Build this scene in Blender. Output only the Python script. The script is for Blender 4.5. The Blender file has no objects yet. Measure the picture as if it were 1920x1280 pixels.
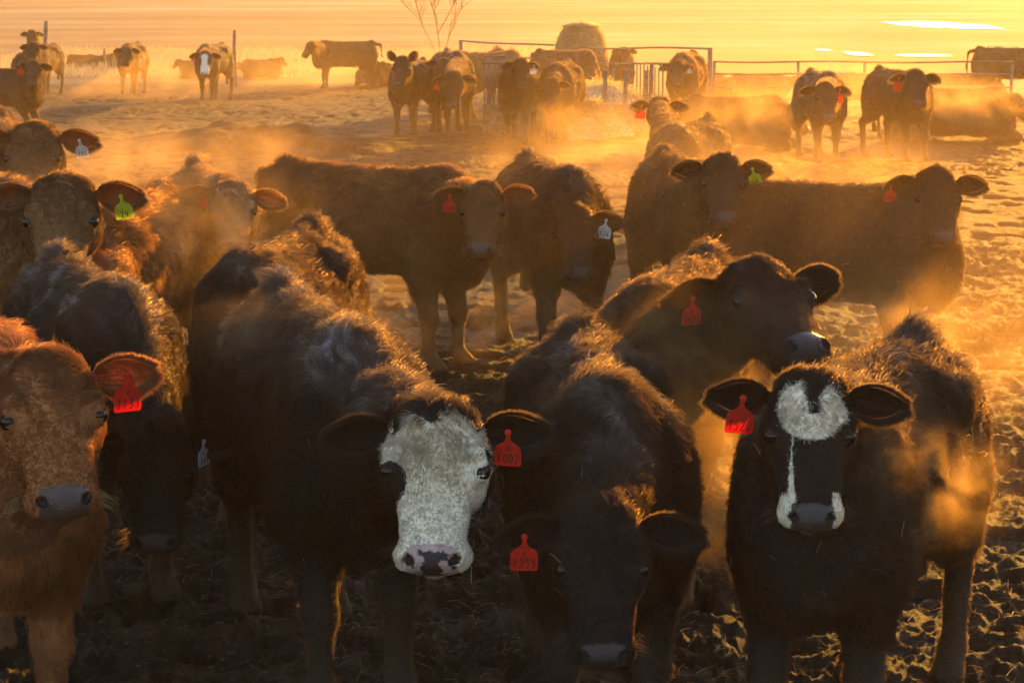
import bpy, bmesh, math, random, time
import numpy as np
from mathutils import Vector, Matrix
from mathutils.kdtree import KDTree

R = math.radians
scn = bpy.context.scene
COL = scn.collection
random.seed(7)
RNG = np.random.default_rng(7)

# ------------------------------------------------------------------ camera
CAM_Z = 2.5
FPX = 3800.0                      # focal length in pixels of a 1920 px wide frame
PITCH = math.atan(680 / FPX)
cam_d = bpy.data.cameras.new('camera')
cam = bpy.data.objects.new('camera', cam_d)
COL.objects.link(cam)
cam_d.sensor_width = 36.0
cam_d.lens = 36.0 * FPX / 1920.0
cam_d.clip_end = 6000
cam_d.dof.use_dof = True
cam_d.dof.focus_distance = 7.5
cam_d.dof.aperture_fstop = 14.0
cam.location = (0, 0, CAM_Z)
cam.rotation_euler = (math.pi / 2 - PITCH, 0, 0)
scn.camera = cam

# ------------------------------------------------------------------ light
SUN_EL, SUN_AZ = 10.0, 24.0        # azimuth measured from +Y towards +X
world = bpy.data.worlds.new('World')
scn.world = world
world.use_nodes = True
wn = world.node_tree
sky = wn.nodes.new('ShaderNodeTexSky')
sky.sky_type = 'NISHITA'
sky.sun_disc = False
sky.sun_elevation = R(SUN_EL)
sky.sun_rotation = R(SUN_AZ)
sky.air_density = 1.0
sky.dust_density = 1.0
wn.links.new(sky.outputs[0], wn.nodes['Background'].inputs[0])
wn.nodes['Background'].inputs[1].default_value = 0.12
sd = bpy.data.lights.new('sun', 'SUN')
sd.energy = 5.0
sd.angle = R(0.6)
sd.color = (1.0, 0.45, 0.03)
sun = bpy.data.objects.new('sun', sd)
COL.objects.link(sun)
sdir = Vector((math.sin(R(SUN_AZ)) * math.cos(R(SUN_EL)), math.cos(R(SUN_AZ)) * math.cos(R(SUN_EL)), math.sin(R(SUN_EL))))
sun.rotation_euler = sdir.to_track_quat('Z', 'Y').to_euler()
sun.location = (20, 40, 20)

scn.view_settings.view_transform = 'Standard'
scn.view_settings.look = 'None'
scn.view_settings.exposure = 1.8
scn.view_settings.gamma = 1.0
scn.render.engine = 'CYCLES'
scn.cycles.use_denoising = True
scn.cycles.max_bounces = 5
scn.cycles.volume_bounces = 1
scn.cycles.transparent_max_bounces = 8
scn.cycles.volume_step_rate = 1.0
scn.cycles.volume_max_steps = 128
scn.cycles.sample_clamp_indirect = 5.0

# ------------------------------------------------------------------ terrain
def hash2(ix, iy, seed):
    n = (ix.astype(np.int64) * 374761393 + iy.astype(np.int64) * 668265263 + seed * 2147483647)
    n = (n ^ (n >> 13)) * 1274126177
    n = n & 0x7fffffff
    n = (n ^ (n >> 16)) & 0x7fffffff
    return (n % 65536) / 65535.0

def vnoise(x, y, seed=0):
    ix = np.floor(x); iy = np.floor(y)
    fx = x - ix; fy = y - iy
    fx = fx * fx * (3 - 2 * fx); fy = fy * fy * (3 - 2 * fy)
    a = hash2(ix, iy, seed); b = hash2(ix + 1, iy, seed)
    c = hash2(ix, iy + 1, seed); d = hash2(ix + 1, iy + 1, seed)
    return (a * (1 - fx) + b * fx) * (1 - fy) + (c * (1 - fx) + d * fx) * fy * 1.0

def smooth(a, b, x):
    t = np.clip((x - a) / (b - a), 0, 1)
    return t * t * (3 - 2 * t)

def ter_base(x, y):
    x = np.asarray(x, float); y = np.asarray(y, float)
    z = -0.12 * smooth(24, 36, y) - 0.36 * smooth(34, 56, y)
    z = z + 1.0 * smooth(240, 900, y)
    z = z - 0.32 * smooth(47, 54, y) * smooth(1.0, 4.0, x) * (1 - smooth(80, 130, y))
    # heap of churned manure in the middle distance, left of centre
    z = z + 0.36 * np.exp(-(((x + 4.1) / 1.9) ** 2 + ((y - 31.5) / 1.3) ** 2)) * (0.7 + 0.6 * vnoise(x * 2.2, y * 2.2, 5))
    return z

def at_plane(px, py, z):
    dx = (px - 960) / FPX; dy = (640 - py) / FPX
    d = Vector((dx, math.cos(PITCH) + dy * math.sin(PITCH), -math.sin(PITCH) + dy * math.cos(PITCH)))
    t = (z - CAM_Z) / d.z
    return Vector((0, 0, CAM_Z)) + d * t

def at_dist(px, py, y):
    dx = (px - 960) / FPX; dy = (640 - py) / FPX
    d = Vector((dx, math.cos(PITCH) + dy * math.sin(PITCH), -math.sin(PITCH) + dy * math.cos(PITCH)))
    return Vector((0, 0, CAM_Z)) + d * (y / d.y)

def tz(x, y):
    return float(ter_base(x, y))

def at_height(px, py, h):
    z = h
    for _ in range(12):
        p = at_plane(px, py, z)
        z = h + tz(p.x, p.y)
    return p

# ------------------------------------------------------------------ helpers
def link(name, data, parent=None):
    o = bpy.data.objects.new(name, data)
    COL.objects.link(o)
    if parent: o.parent = parent
    return o

def mesh_obj(name, verts, faces, mats=(), parent=None, smooth_shade=True):
    me = bpy.data.meshes.new(name)
    verts = np.asarray(verts, dtype=np.float32)
    if isinstance(faces, np.ndarray) and faces.ndim == 2 and faces.shape[1] == 4:
        me.vertices.add(len(verts)); me.vertices.foreach_set('co', verts.ravel())
        nf = len(faces)
        me.loops.add(nf * 4); me.loops.foreach_set('vertex_index', faces.astype(np.int32).ravel())
        me.polygons.add(nf); me.polygons.foreach_set('loop_start', np.arange(0, nf * 4, 4, dtype=np.int32))
        me.update(calc_edges=True)
        me.validate()
    else:
        me.from_pydata([tuple(v) for v in verts], [], [tuple(int(i) for i in f) for f in faces])
    for m in mats: me.materials.append(m)
    if smooth_shade:
        me.polygons.foreach_set('use_smooth', [True] * len(me.polygons))
    me.update()
    return link(name, me, parent)

def tag(o, label=None, cat=None, group=None, kind=None):
    if label: o['label'] = label
    if cat: o['category'] = cat
    if group: o['group'] = group
    if kind: o['kind'] = kind
    return o

def empty(name, loc):
    o = bpy.data.objects.new(name, None)
    o.empty_display_size = 0.2
    COL.objects.link(o)
    o.location = loc
    return o

def new_mat(name):
    m = bpy.data.materials.new(name)
    m.use_nodes = True
    nt = m.node_tree
    b = nt.nodes.get('Principled BSDF')
    return m, nt, b

def nd(nt, t, **kw):
    n = nt.nodes.new(t)
    for k, v in kw.items():
        if k.startswith('i_'):
            key = k[2:]
            key = int(key) if key.isdigit() else key.replace('_', ' ')
            n.inputs[key].default_value = v
        else:
            setattr(n, k, v)
    return n

def tube(path, rad, n=8, cap=True):
    """verts, faces of a tube along path; rad scalar or list"""
    path = [Vector(p) for p in path]
    if not hasattr(rad, '__len__'): rad = [rad] * len(path)
    vs, fs = [], []
    up = Vector((0, 0, 1))
    prev = None
    for i, p in enumerate(path):
        t = (path[min(i + 1, len(path) - 1)] - path[max(i - 1, 0)]).normalized()
        if prev is None:
            a = t.cross(up)
            if a.length < 1e-3: a = t.cross(Vector((1, 0, 0)))
            a.normalize()
        else:
            a = (prev - t * prev.dot(t)).normalized()
        prev = a
        b = t.cross(a)
        for k in range(n):
            an = 2 * math.pi * k / n
            vs.append(p + (a * math.cos(an) + b * math.sin(an)) * rad[i])
    for i in range(len(path) - 1):
        for k in range(n):
            fs.append((i * n + k, i * n + (k + 1) % n, (i + 1) * n + (k + 1) % n, (i + 1) * n + k))
    if cap:
        fs.append(tuple(range(n))[::-1])
        fs.append(tuple((len(path) - 1) * n + k for k in range(n)))
    return vs, fs

def join_parts(parts):
    V, F = [], []
    for vs, fs in parts:
        o = len(V)
        V.extend(vs)
        F.extend([tuple(i + o for i in f) for f in fs])
    return V, F

# ------------------------------------------------------------------ materials
def coat_skin_mat():
    m, nt, b = new_mat('hide')
    at = nd(nt, 'ShaderNodeAttribute', attribute_name='tint')
    no = nd(nt, 'ShaderNodeTexNoise', i_Scale=26.0, i_Detail=6.0, i_Roughness=0.7)
    tc = nd(nt, 'ShaderNodeTexCoord')
    nt.links.new(tc.outputs['Object'], no.inputs['Vector'])
    mx = nd(nt, 'ShaderNodeMix', data_type='RGBA', blend_type='MULTIPLY')
    mx.inputs[0].default_value = 0.55
    cr = nd(nt, 'ShaderNodeValToRGB')
    cr.color_ramp.elements[0].position = 0.3; cr.color_ramp.elements[0].color = (0.55, 0.55, 0.55, 1)
    cr.color_ramp.elements[1].position = 0.7; cr.color_ramp.elements[1].color = (1.3, 1.3, 1.3, 1)
    nt.links.new(no.outputs[0], cr.inputs[0])
    nt.links.new(at.outputs['Color'], mx.inputs[6]); nt.links.new(cr.outputs[0], mx.inputs[7])
    nt.links.new(mx.outputs[2], b.inputs['Base Color'])
    at2 = nd(nt, 'ShaderNodeAttribute', attribute_name='wet')
    mr = nd(nt, 'ShaderNodeMapRange')
    mr.inputs['To Min'].default_value = 0.85; mr.inputs['To Max'].default_value = 0.34
    nt.links.new(at2.outputs['Fac'], mr.inputs['Value'])
    nt.links.new(mr.outputs[0], b.inputs['Roughness'])
    b.inputs['Specular IOR Level'].default_value = 0.35
    n2 = nd(nt, 'ShaderNodeTexNoise', i_Scale=140.0, i_Detail=3.0)
    nt.links.new(tc.outputs['Object'], n2.inputs['Vector'])
    vo = nd(nt, 'ShaderNodeTexVoronoi', i_Scale=210.0)
    nt.links.new(tc.outputs['Object'], vo.inputs['Vector'])
    vm = nd(nt, 'ShaderNodeMath', operation='MULTIPLY'); nt.links.new(vo.outputs['Distance'], vm.inputs[0]); nt.links.new(at2.outputs['Fac'], vm.inputs[1])
    va = nd(nt, 'ShaderNodeMath', operation='MULTIPLY_ADD'); nt.links.new(vm.outputs[0], va.inputs[0]); va.inputs[1].default_value = -1.6; nt.links.new(n2.outputs[0], va.inputs[2])
    bp = nd(nt, 'ShaderNodeBump', i_Strength=0.6, i_Distance=0.004)
    nt.links.new(va.outputs[0], bp.inputs['Height'])
    nt.links.new(bp.outputs[0], b.inputs['Normal'])
    return m

def ear_mat():
    m, nt, b = new_mat('ear_skin')
    at = nd(nt, 'ShaderNodeAttribute', attribute_name='tint')
    nt.links.new(at.outputs['Color'], b.inputs['Base Color'])
    b.inputs['Roughness'].default_value = 0.8
    tr = nd(nt, 'ShaderNodeBsdfTranslucent')
    hs = nd(nt, 'ShaderNodeMix', data_type='RGBA', blend_type='MIX')
    hs.inputs[0].default_value = 0.05
    hs.inputs[7].default_value = (0.8, 0.12, 0.06, 1)
    nt.links.new(at.outputs['Color'], hs.inputs[6])
    nt.links.new(hs.outputs[2], tr.inputs['Color'])
    ms = nd(nt, 'ShaderNodeMixShader')
    ms.inputs[0].default_value = 0.45
    nt.links.new(b.outputs[0], ms.inputs[1]); nt.links.new(tr.outputs[0], ms.inputs[2])
    nt.links.new(ms.outputs[0], nt.nodes['Material Output'].inputs[0])
    return m

def fur_mat():
    m, nt, b = new_mat('fur')
    nt.nodes.remove(b)
    at = nd(nt, 'ShaderNodeAttribute', attribute_name='tint')
    df = nd(nt, 'ShaderNodeBsdfDiffuse')
    tr = nd(nt, 'ShaderNodeBsdfTranslucent')
    gl = nd(nt, 'ShaderNodeBsdfHair', component='Reflection')
    gt = nd(nt, 'ShaderNodeBsdfHair', component='Transmission')
    for g in (gl, gt):
        g.inputs['RoughnessU'].default_value = 0.28
        g.inputs['RoughnessV'].default_value = 0.22
    gl.inputs['Color'].default_value = (0.06, 0.06, 0.065, 1)
    # light passing along the strands picks up the pigment weakly: pale rim on thin tips
    tm = nd(nt, 'ShaderNodeMix', data_type='RGBA', blend_type='MIX')
    tm.inputs[0].default_value = 0.30
    tm.inputs[7].default_value = (0.75, 0.48, 0.25, 1)
    nt.links.new(at.outputs['Color'], tm.inputs[6])
    nt.links.new(tm.outputs[2], gt.inputs['Color'])
    nt.links.new(at.outputs['Color'], df.inputs['Color'])
    nt.links.new(at.outputs['Color'], tr.inputs['Color'])
    a1 = nd(nt, 'ShaderNodeMixShader'); a1.inputs[0].default_value = 0.25
    nt.links.new(df.outputs[0], a1.inputs[1]); nt.links.new(tr.outputs[0], a1.inputs[2])
    a2 = nd(nt, 'ShaderNodeMixShader'); a2.inputs[0].default_value = 0.6
    nt.links.new(gl.outputs[0], a2.inputs[1]); nt.links.new(gt.outputs[0], a2.inputs[2])
    a3 = nd(nt, 'ShaderNodeMixShader'); a3.inputs[0].default_value = 0.5
    nt.links.new(a1.outputs[0], a3.inputs[1]); nt.links.new(a2.outputs[0], a3.inputs[2])
    nt.links.new(a3.outputs[0], nt.nodes['Material Output'].inputs[0])
    return m

def plain(name, col, rough=0.6, spec=0.4, noise=None, bump=0.0, bscale=60):
    m, nt, b = new_mat(name)
    b.inputs['Base Color'].default_value = (*col, 1)
    b.inputs['Roughness'].default_value = rough
    b.inputs['Specular IOR Level'].default_value = spec
    tc = nd(nt, 'ShaderNodeTexCoord')
    if noise:
        no = nd(nt, 'ShaderNodeTexNoise', i_Scale=noise[0], i_Detail=5.0)
        nt.links.new(tc.outputs['Object'], no.inputs['Vector'])
        cr = nd(nt, 'ShaderNodeValToRGB')
        cr.color_ramp.elements[0].position = 0.35
        cr.color_ramp.elements[1].position = 0.65
        cr.color_ramp.elements[0].color = (*[c * noise[1] for c in col], 1)
        cr.color_ramp.elements[1].color = (*[min(1, c * noise[2]) for c in col], 1)
        nt.links.new(no.outputs[0], cr.inputs[0])
        nt.links.new(cr.outputs[0], b.inputs['Base Color'])
    if bump:
        n2 = nd(nt, 'ShaderNodeTexNoise', i_Scale=bscale, i_Detail=4.0)
        nt.links.new(tc.outputs['Object'], n2.inputs['Vector'])
        bp = nd(nt, 'ShaderNodeBump', i_Strength=bump, i_Distance=0.01)
        nt.links.new(n2.outputs[0], bp.inputs['Height'])
        nt.links.new(bp.outputs[0], b.inputs['Normal'])
    return m

def tag_mat(name, col):
    m, nt, b = new_mat(name)
    b.inputs['Base Color'].default_value = (*col, 1)
    b.inputs['Roughness'].default_value = 0.4
    tcn = nd(nt, 'ShaderNodeTexCoord'); no = nd(nt, 'ShaderNodeTexNoise', i_Scale=45.0, i_Detail=6.0, i_Roughness=0.7); nt.links.new(tcn.outputs['Object'], no.inputs['Vector'])
    cr = nd(nt, 'ShaderNodeValToRGB'); cr.color_ramp.elements[0].position = .42; cr.color_ramp.elements[1].position = .60
    cr.color_ramp.elements[0].color = (*[c * .45 + .01 for c in col], 1); cr.color_ramp.elements[1].color = (*col, 1)
    nt.links.new(no.outputs[0], cr.inputs[0]); nt.links.new(cr.outputs[0], b.inputs['Base Color'])
    tr = nd(nt, 'ShaderNodeBsdfTranslucent')
    tr.inputs[0].default_value = (*col, 1)
    ms = nd(nt, 'ShaderNodeMixShader'); ms.inputs[0].default_value = 0.5
    nt.links.new(b.outputs[0], ms.inputs[1]); nt.links.new(tr.outputs[0], ms.inputs[2])
    nt.links.new(ms.outputs[0], nt.nodes['Material Output'].inputs[0])
    return m

M = {
    'hide': coat_skin_mat(), 'ear': ear_mat(), 'fur': fur_mat(),
    'eye': plain('eyeball', (0.010, 0.005, 0.003), 0.07, 0.25),
    'tag_red': tag_mat('red_plastic', (0.90, 0.030, 0.015)),
    'tag_white': tag_mat('white_plastic', (0.75, 0.78, 0.80)),
    'tag_yellow': tag_mat('yellow_plastic', (0.65, 0.72, 0.03)),
    'ink': plain('black_ink', (0.015, 0.008, 0.01), 0.6),
    'wood': plain('weathered_wood', (0.20, 0.15, 0.11), 0.85, 0.2, (14, 0.6, 1.3), 0.6, 50),
    'steel': plain('rusty_steel_pipe', (0.16, 0.11, 0.08), 0.6, 0.4, (30, 0.6, 1.4), 0.3, 80),
    'bark': plain('bark', (0.10, 0.075, 0.05), 0.9, 0.2, (20, 0.6, 1.3)),
}

# ------------------------------------------------------------------ ground
def fbm(x, y, seed, octs=4, gain=0.5):
    s = 0; a = 1; n = 0
    for i in range(octs):
        s = s + a * vnoise(x * 2 ** i + 13.7 * i, y * 2 ** i - 7.1 * i, seed + i)
        n += a; a *= gain
    return s / n

def ground_detail(x, y):
    # hoof-churned mud: sharp torn clods over hoof-sized pits, smoother trodden lanes between
    wx = x + 0.22 * fbm(x * 1.7, y * 1.7, 90, 3); wy = y + 0.22 * fbm(x * 1.7 + 40, y * 1.7, 91, 3)
    big = (fbm(x * 0.9, y * 0.9, 21, 3) - 0.5) * 0.20
    rd = lambda f, sd: (1 - np.abs(2 * vnoise(wx * f, wy * f, sd) - 1)) ** 1.6
    a, b, c, d = rd(5.0, 31), rd(9.7, 32), rd(17.0, 33), rd(39.0, 34)
    pits = -smooth(0.60, 0.85, vnoise(x * 4.1 + 9, y * 4.1, 35)) * 0.06
    lane = fbm(x * 0.45, y * 0.28, 61, 3)
    amp = 0.7 + 1.0 * smooth(.35, .7, lane)
    rough = 0.4 + 1.2 * vnoise(x * 1.4, y * 1.4, 66)
    amp = amp * (1 - .55 * smooth(7, 20, y))
    return big * 0.5 + (a * 0.034 + b * 0.040 * rough + c * 0.030 * rough + d * 0.020 - 0.06) * amp + pits * rough

def build_ground():
    ys = [-40, -20, -8, 0, 3.0]
    y = 3.6
    rows = [3.4]
    while rows[-1] < 70: rows.append(rows[-1] * 1.0026 if rows[-1] < 34 else rows[-1] * 1.0045)
    while rows[-1] < 1200: rows.append(rows[-1] * 1.03)
    ys += rows
    t_in = np.linspace(-0.34, 0.34, 620)
    outer = np.array([0.36, 0.39, 0.43, 0.47, 0.5])
    ts = np.concatenate([-outer[::-1], t_in, outer])
    ys = np.array(ys)
    X = ts[None, :] * np.maximum(ys, 50.0 if False else 3.0)[:, None]
    X = np.where(np.abs(ts[None, :]) > .345, X + np.sign(ts[None, :]) * 40 * (np.abs(ts[None, :]) - .34) / .16, X)
    Y = np.repeat(ys[:, None], len(ts), 1)
    Z = ter_base(X, Y)
    fade = (1 - smooth(54, 66, Y)) * smooth(1.5, 3.4, Y)
    Z = Z + ground_detail(X, Y) * fade
    V = np.stack([X, Y, Z], -1).reshape(-1, 3)
    nr, nc = X.shape
    i = np.arange(nr - 1)[:, None] * nc + np.arange(nc - 1)[None, :]
    F = np.stack([i, i + 1, i + nc + 1, i + nc], -1).reshape(-1, 4)
    m, nt, b = new_mat('ground_surface')
    geo = nd(nt, 'ShaderNodeNewGeometry')
    sep = nd(nt, 'ShaderNodeSeparateXYZ')
    nt.links.new(geo.outputs['Position'], sep.inputs[0])
    def noise(scale, vec, detail=5.0, rough=0.6):
        n = nd(nt, 'ShaderNodeTexNoise', i_Scale=scale, i_Detail=detail, i_Roughness=rough)
        nt.links.new(vec, n.inputs['Vector'])
        return n.outputs[0]
    def ramp(src, stops):
        r = nd(nt, 'ShaderNodeValToRGB')
        e = r.color_ramp.elements
        while len(e) < len(stops): e.new(0.5)
        for k, (p, c) in enumerate(stops):
            e[k].position = p; e[k].color = (*c, 1)
        nt.links.new(src, r.inputs[0])
        return r.outputs[0]
    def mix(f, a, b_, mode='MIX'):
        x = nd(nt, 'ShaderNodeMix', data_type='RGBA', blend_type=mode)
        if isinstance(f, float): x.inputs[0].default_value = f
        else: nt.links.new(f, x.inputs[0])
        for s, k in ((a, 6), (b_, 7)):
            if isinstance(s, tuple): x.inputs[k].default_value = (*s, 1)
            else: nt.links.new(s, x.inputs[k])
        return x.outputs[2]
    pos = geo.outputs['Position']
    dirt = ramp(noise(3.0, pos, 8.0, 0.7), [(0.3, (0.012, 0.008, 0.005)), (0.52, (0.028, 0.019, 0.012)), (0.72, (0.060, 0.042, 0.026))])
    straw = ramp(noise(38.0, pos, 4.0, 0.7), [(0.60, (0, 0, 0)), (0.72, (1, 1, 1))])
    dirt = mix(straw, dirt, (0.14, 0.10, 0.055))
    # open field beyond the yard: bands of frosted stubble and bare earth
    mp = nd(nt, 'ShaderNodeMapping'); mp.inputs['Scale'].default_value = (0.035, 0.065, 1)
    nt.links.new(pos, mp.inputs[0])
    band = noise(1.0, mp.outputs[0], 6.0, 0.62)
    field = ramp(band, [(0.34, (0.05, 0.035, 0.022)), (0.46, (0.11, 0.08, 0.05)), (0.56, (0.17, 0.13, 0.09)), (0.68, (0.30, 0.25, 0.20))])
    mp2 = nd(nt, 'ShaderNodeMapping'); mp2.inputs['Scale'].default_value = (0.7, 0.9, 1)
    nt.links.new(pos, mp2.inputs[0])
    field = mix(0.45, field, ramp(noise(1.0, mp2.outputs[0], 6.0, 0.7), [(0.3, (0.4, 0.4, 0.4)), (0.7, (1.2, 1.2, 1.2))]), 'MULTIPLY')
    edge = noise(0.25, pos, 4.0, 0.6)
    ad = nd(nt, 'ShaderNodeMath', operation='MULTIPLY_ADD'); nt.links.new(edge, ad.inputs[0])
    ad.inputs[1].default_value = 5.0; nt.links.new(sep.outputs['Y'], ad.inputs[2])
    mr = nd(nt, 'ShaderNodeMapRange'); mr.inputs['From Min'].default_value = 60.5; mr.inputs['From Max'].default_value = 62.5
    nt.links.new(ad.outputs[0], mr.inputs['Value'])
    col = mix(mr.outputs[0], dirt, field)
    nt.links.new(col, b.inputs['Base Color'])
    b.inputs['Roughness'].default_value = 0.85
    b.inputs['Specular IOR Level'].default_value = 0.12
    bp = nd(nt, 'ShaderNodeBump', i_Strength=0.9, i_Distance=0.02)
    nt.links.new(noise(30.0, pos, 6.0, 0.7), bp.inputs['Height'])
    nt.links.new(bp.outputs[0], b.inputs['Normal'])
    g = mesh_obj('ground', V, F, [m])
    tag(g, kind='structure')
    return g

# ------------------------------------------------------------------ signed-distance modelling of the cattle
class SDF:
    def __init__(self): self.p = []
    def ell(self, c, r, ax=None, k=0.05, sub=False):
        """ellipsoid, axes = columns of ax"""
        A = np.eye(3) if ax is None else np.array([list(a) for a in ax], float).T
        self.p.append(('e', np.array(c, float), np.array(r, float), A, k, sub))
    def cone(self, a, b, ra, rb, k=0.05, flat=None):
        """round cone; flat=(axis, factor) squeezes the section along that axis"""
        self.p.append(('c', np.array(a, float), np.array(b, float), (ra, rb), k, flat))
    def one(self, q, P):
        if q[0] == 'e':
            _, c, r, A, k, sub = q
            L = (P - c) @ A
            k0 = np.sqrt(((L / r) ** 2).sum(-1)); k1 = np.sqrt(((L / (r * r)) ** 2).sum(-1)) + 1e-9
            return k0 * (k0 - 1) / k1
        _, a, b, (ra, rb), k, flat = q
        pa = P - a; ba = b - a
        if flat is not None:
            ax = np.array(flat[0], float); ax /= np.linalg.norm(ax); s = flat[1] - 1
            pa = pa + (pa @ ax)[..., None] * ax * s
            ba = ba + (ba @ ax) * ax * s
        h = np.clip((pa @ ba) / (ba @ ba + 1e-12), 0, 1)
        d = np.sqrt(((pa - h[..., None] * ba) ** 2).sum(-1)) - (ra + (rb - ra) * h)
        if flat is not None: d = d / max(1.0, flat[1] * 0.8)
        return d
    def bbox(self, q, m):
        if q[0] == 'e':
            r = np.abs(q[3]) @ q[2] + m
            return q[1] - r, q[1] + r
        rr = max(q[3]) * (1.5 if q[5] is not None else 1.0) + m
        return np.minimum(q[1], q[2]) - rr, np.maximum(q[1], q[2]) + rr
    @staticmethod
    def smin(a, b, k):
        h = np.clip(0.5 + 0.5 * (b - a) / k, 0, 1)
        return b * (1 - h) + a * h - k * h * (1 - h)
    def eval(self, P):
        D = np.full(P.shape[:-1], 1e3)
        for q in self.p:
            d = self.one(q, P); k = q[4]
            if q[0] == 'e' and q[5]: D = -self.smin(-D, d, k)
            else: D = self.smin(D, d, k)
        return D
    def grid(self, h):
        lo = np.min([self.bbox(q, 0.03)[0] for q in self.p if not (q[0] == 'e' and q[5])], 0)
        hi = np.max([self.bbox(q, 0.03)[1] for q in self.p if not (q[0] == 'e' and q[5])], 0)
        n = np.ceil((hi - lo) / h).astype(int) + 2
        D = np.full(n, 1.0, np.float32)
        ax = [lo[i] + h * np.arange(n[i]) for i in range(3)]
        for q in self.p:
            k = q[4]
            b0, b1 = self.bbox(q, k + 2.5 * h)
            i0 = np.clip(np.floor((b0 - lo) / h).astype(int), 0, n); i1 = np.clip(np.ceil((b1 - lo) / h).astype(int) + 1, 0, n)
            if np.any(i1 <= i0): continue
            sl = tuple(slice(a, b) for a, b in zip(i0, i1))
            P = np.stack(np.meshgrid(*[ax[i][sl[i]] for i in range(3)], indexing='ij'), -1)
            d = self.one(q, P)
            if q[0] == 'e' and q[5]: D[sl] = -self.smin(-D[sl], d, k)
            else: D[sl] = self.smin(D[sl], d, k)
        return D, lo

def surface_nets(D, lo, h):
    S = D < 0
    n = D.shape
    core = [slice(0, n[i] - 1) for i in range(3)]
    cnt = np.zeros([m - 1 for m in n], np.int8)
    offs = [(a, b, c) for a in (0, 1) for b in (0, 1) for c in (0, 1)]
    def corner(A, o): return A[tuple(slice(o[i], n[i] - 1 + o[i]) for i in range(3))]
    for o in offs: cnt += corner(S, o)
    act = (cnt > 0) & (cnt < 8)
    idx = np.argwhere(act)
    vid = -np.ones(act.shape, np.int64); vid[act] = np.arange(len(idx))
    acc = np.zeros((len(idx), 3)); w = np.zeros(len(idx))
    vals = {o: corner(D, o)[act] for o in offs}
    for o in offs:
        for a in range(3):
            if o[a] == 0:
                o2 = list(o); o2[a] = 1; o2 = tuple(o2)
                v0, v1 = vals[o], vals[o2]
                c = (v0 < 0) != (v1 < 0)
                t = np.where(c, v0 / np.where(np.abs(v0 - v1) < 1e-9, 1e-9, v0 - v1), 0)
                p = np.tile(np.array(o, float), (len(idx), 1)); p[:, a] += t
                acc += p * c[:, None]; w += c
    V = lo + h * (idx + acc / w[:, None])
    F = []
    for a in range(3):
        b, c = (a + 1) % 3, (a + 2) % 3
        sl0 = [slice(1, n[i] - 1) for i in range(3)]; sl0[a] = slice(0, n[a] - 1)
        sl1 = list(sl0); sl1[a] = slice(1, n[a])
        s0, s1 = S[tuple(sl0)], S[tuple(sl1)]
        e = np.argwhere(s0 != s1)
        if len(e) == 0: continue
        flip = s0[tuple(e.T)]
        base = e.copy(); base[:, b] += 1; base[:, c] += 1
        def at(db, dc):
            q = base.copy(); q[:, b] += db; q[:, c] += dc
            return vid[tuple(q.T)]
        q = np.stack([at(-1, -1), at(0, -1), at(0, 0), at(-1, 0)], -1)
        q[~flip] = q[~flip][:, ::-1]
        F.append(q)
    return V, np.concatenate(F)

def nrm(v):
    v = np.asarray(v, float)
    return v / (np.linalg.norm(v, axis=-1, keepdims=True) + 1e-12)

Z3 = np.array([0, 0, 1.0])

class HeadFrame:
    def __init__(self, poll, yaw, pitch, size, roll=0, hw=1.25):
        self.hw = hw
        f = np.array([math.sin(R(yaw)), -math.cos(R(yaw)), 0.0])
        self.S = f * math.cos(R(pitch)) - Z3 * math.sin(R(pitch))
        self.U = f * math.sin(R(pitch)) + Z3 * math.cos(R(pitch))
        self.L = np.cross(Z3, f)
        if roll:
            c, s = math.cos(R(roll)), math.sin(R(roll))
            L, U = self.L, self.U
            self.L = L * c + U * s; self.U = U * c - L * s
        self.o = np.array(poll, float); self.k = size
    def w(self, l, s, u): return self.o + self.k * (self.L * l * self.hw + self.S * s * .88 + self.U * u)
    def inv(self, P):
        q = (P - self.o) / self.k
        return q @ self.L / self.hw, q @ self.S / .88, q @ self.U
    @property
    def ax(self): return (self.L, self.S, self.U)

def head_prims(S, H, mouth_open=False):
    k = H.k
    def e(l, s, u, rl, rs, ru, kk=0.03, sub=False): S.ell(H.w(l, s, u), (rl * k * H.hw, rs * k * .88, ru * k), H.ax, kk * k, sub)
    e(0, .062, -.085, .080, .080, .083, .05)
    e(0, .140, -.085, .094, .100, .083, .05)
    S.cone(H.w(0, .16, -.082), H.w(0, .40, -.062), .078 * k, .058 * k, .045 * k, (H.L, .72))
    e(0, .430, -.060, .056, .048, .054, .03)
    for sg in (-1, 1):
        e(sg * .034, .422, -.082, .034, .040, .042, .03)
        e(sg * .054, .17, -.150, .042, .10, .062, .05)
        e(sg * .078, .128, -.026, .020, .026, .020, .02)
        e(sg * .084, .174, -.042, .018, .032, .026, .015)
        e(sg * .036, .440, -.026, .020, .024, .020, .012)
    S.cone(H.w(0, .13, -.165), H.w(0, .425, -.140), .066 * k, .036 * k, .03 * k)
    if mouth_open: e(0, .415, -.150, .040, .035, .022, .02)
    e(0, .02, -.07, .062, .05, .06, .05)
    for sg in (-1, 1):
        e(sg * .0975, .176, -.038, .012, .020, .015, .008, True)
        e(sg * .040, .448, -.012, .0105, .018, .020, .005, True)
        e(sg * .047, .436, -.022, .006, .012, .010, .006, True)
    e(0, .470, -.104, .052, .030, .005, .006, True)

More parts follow.
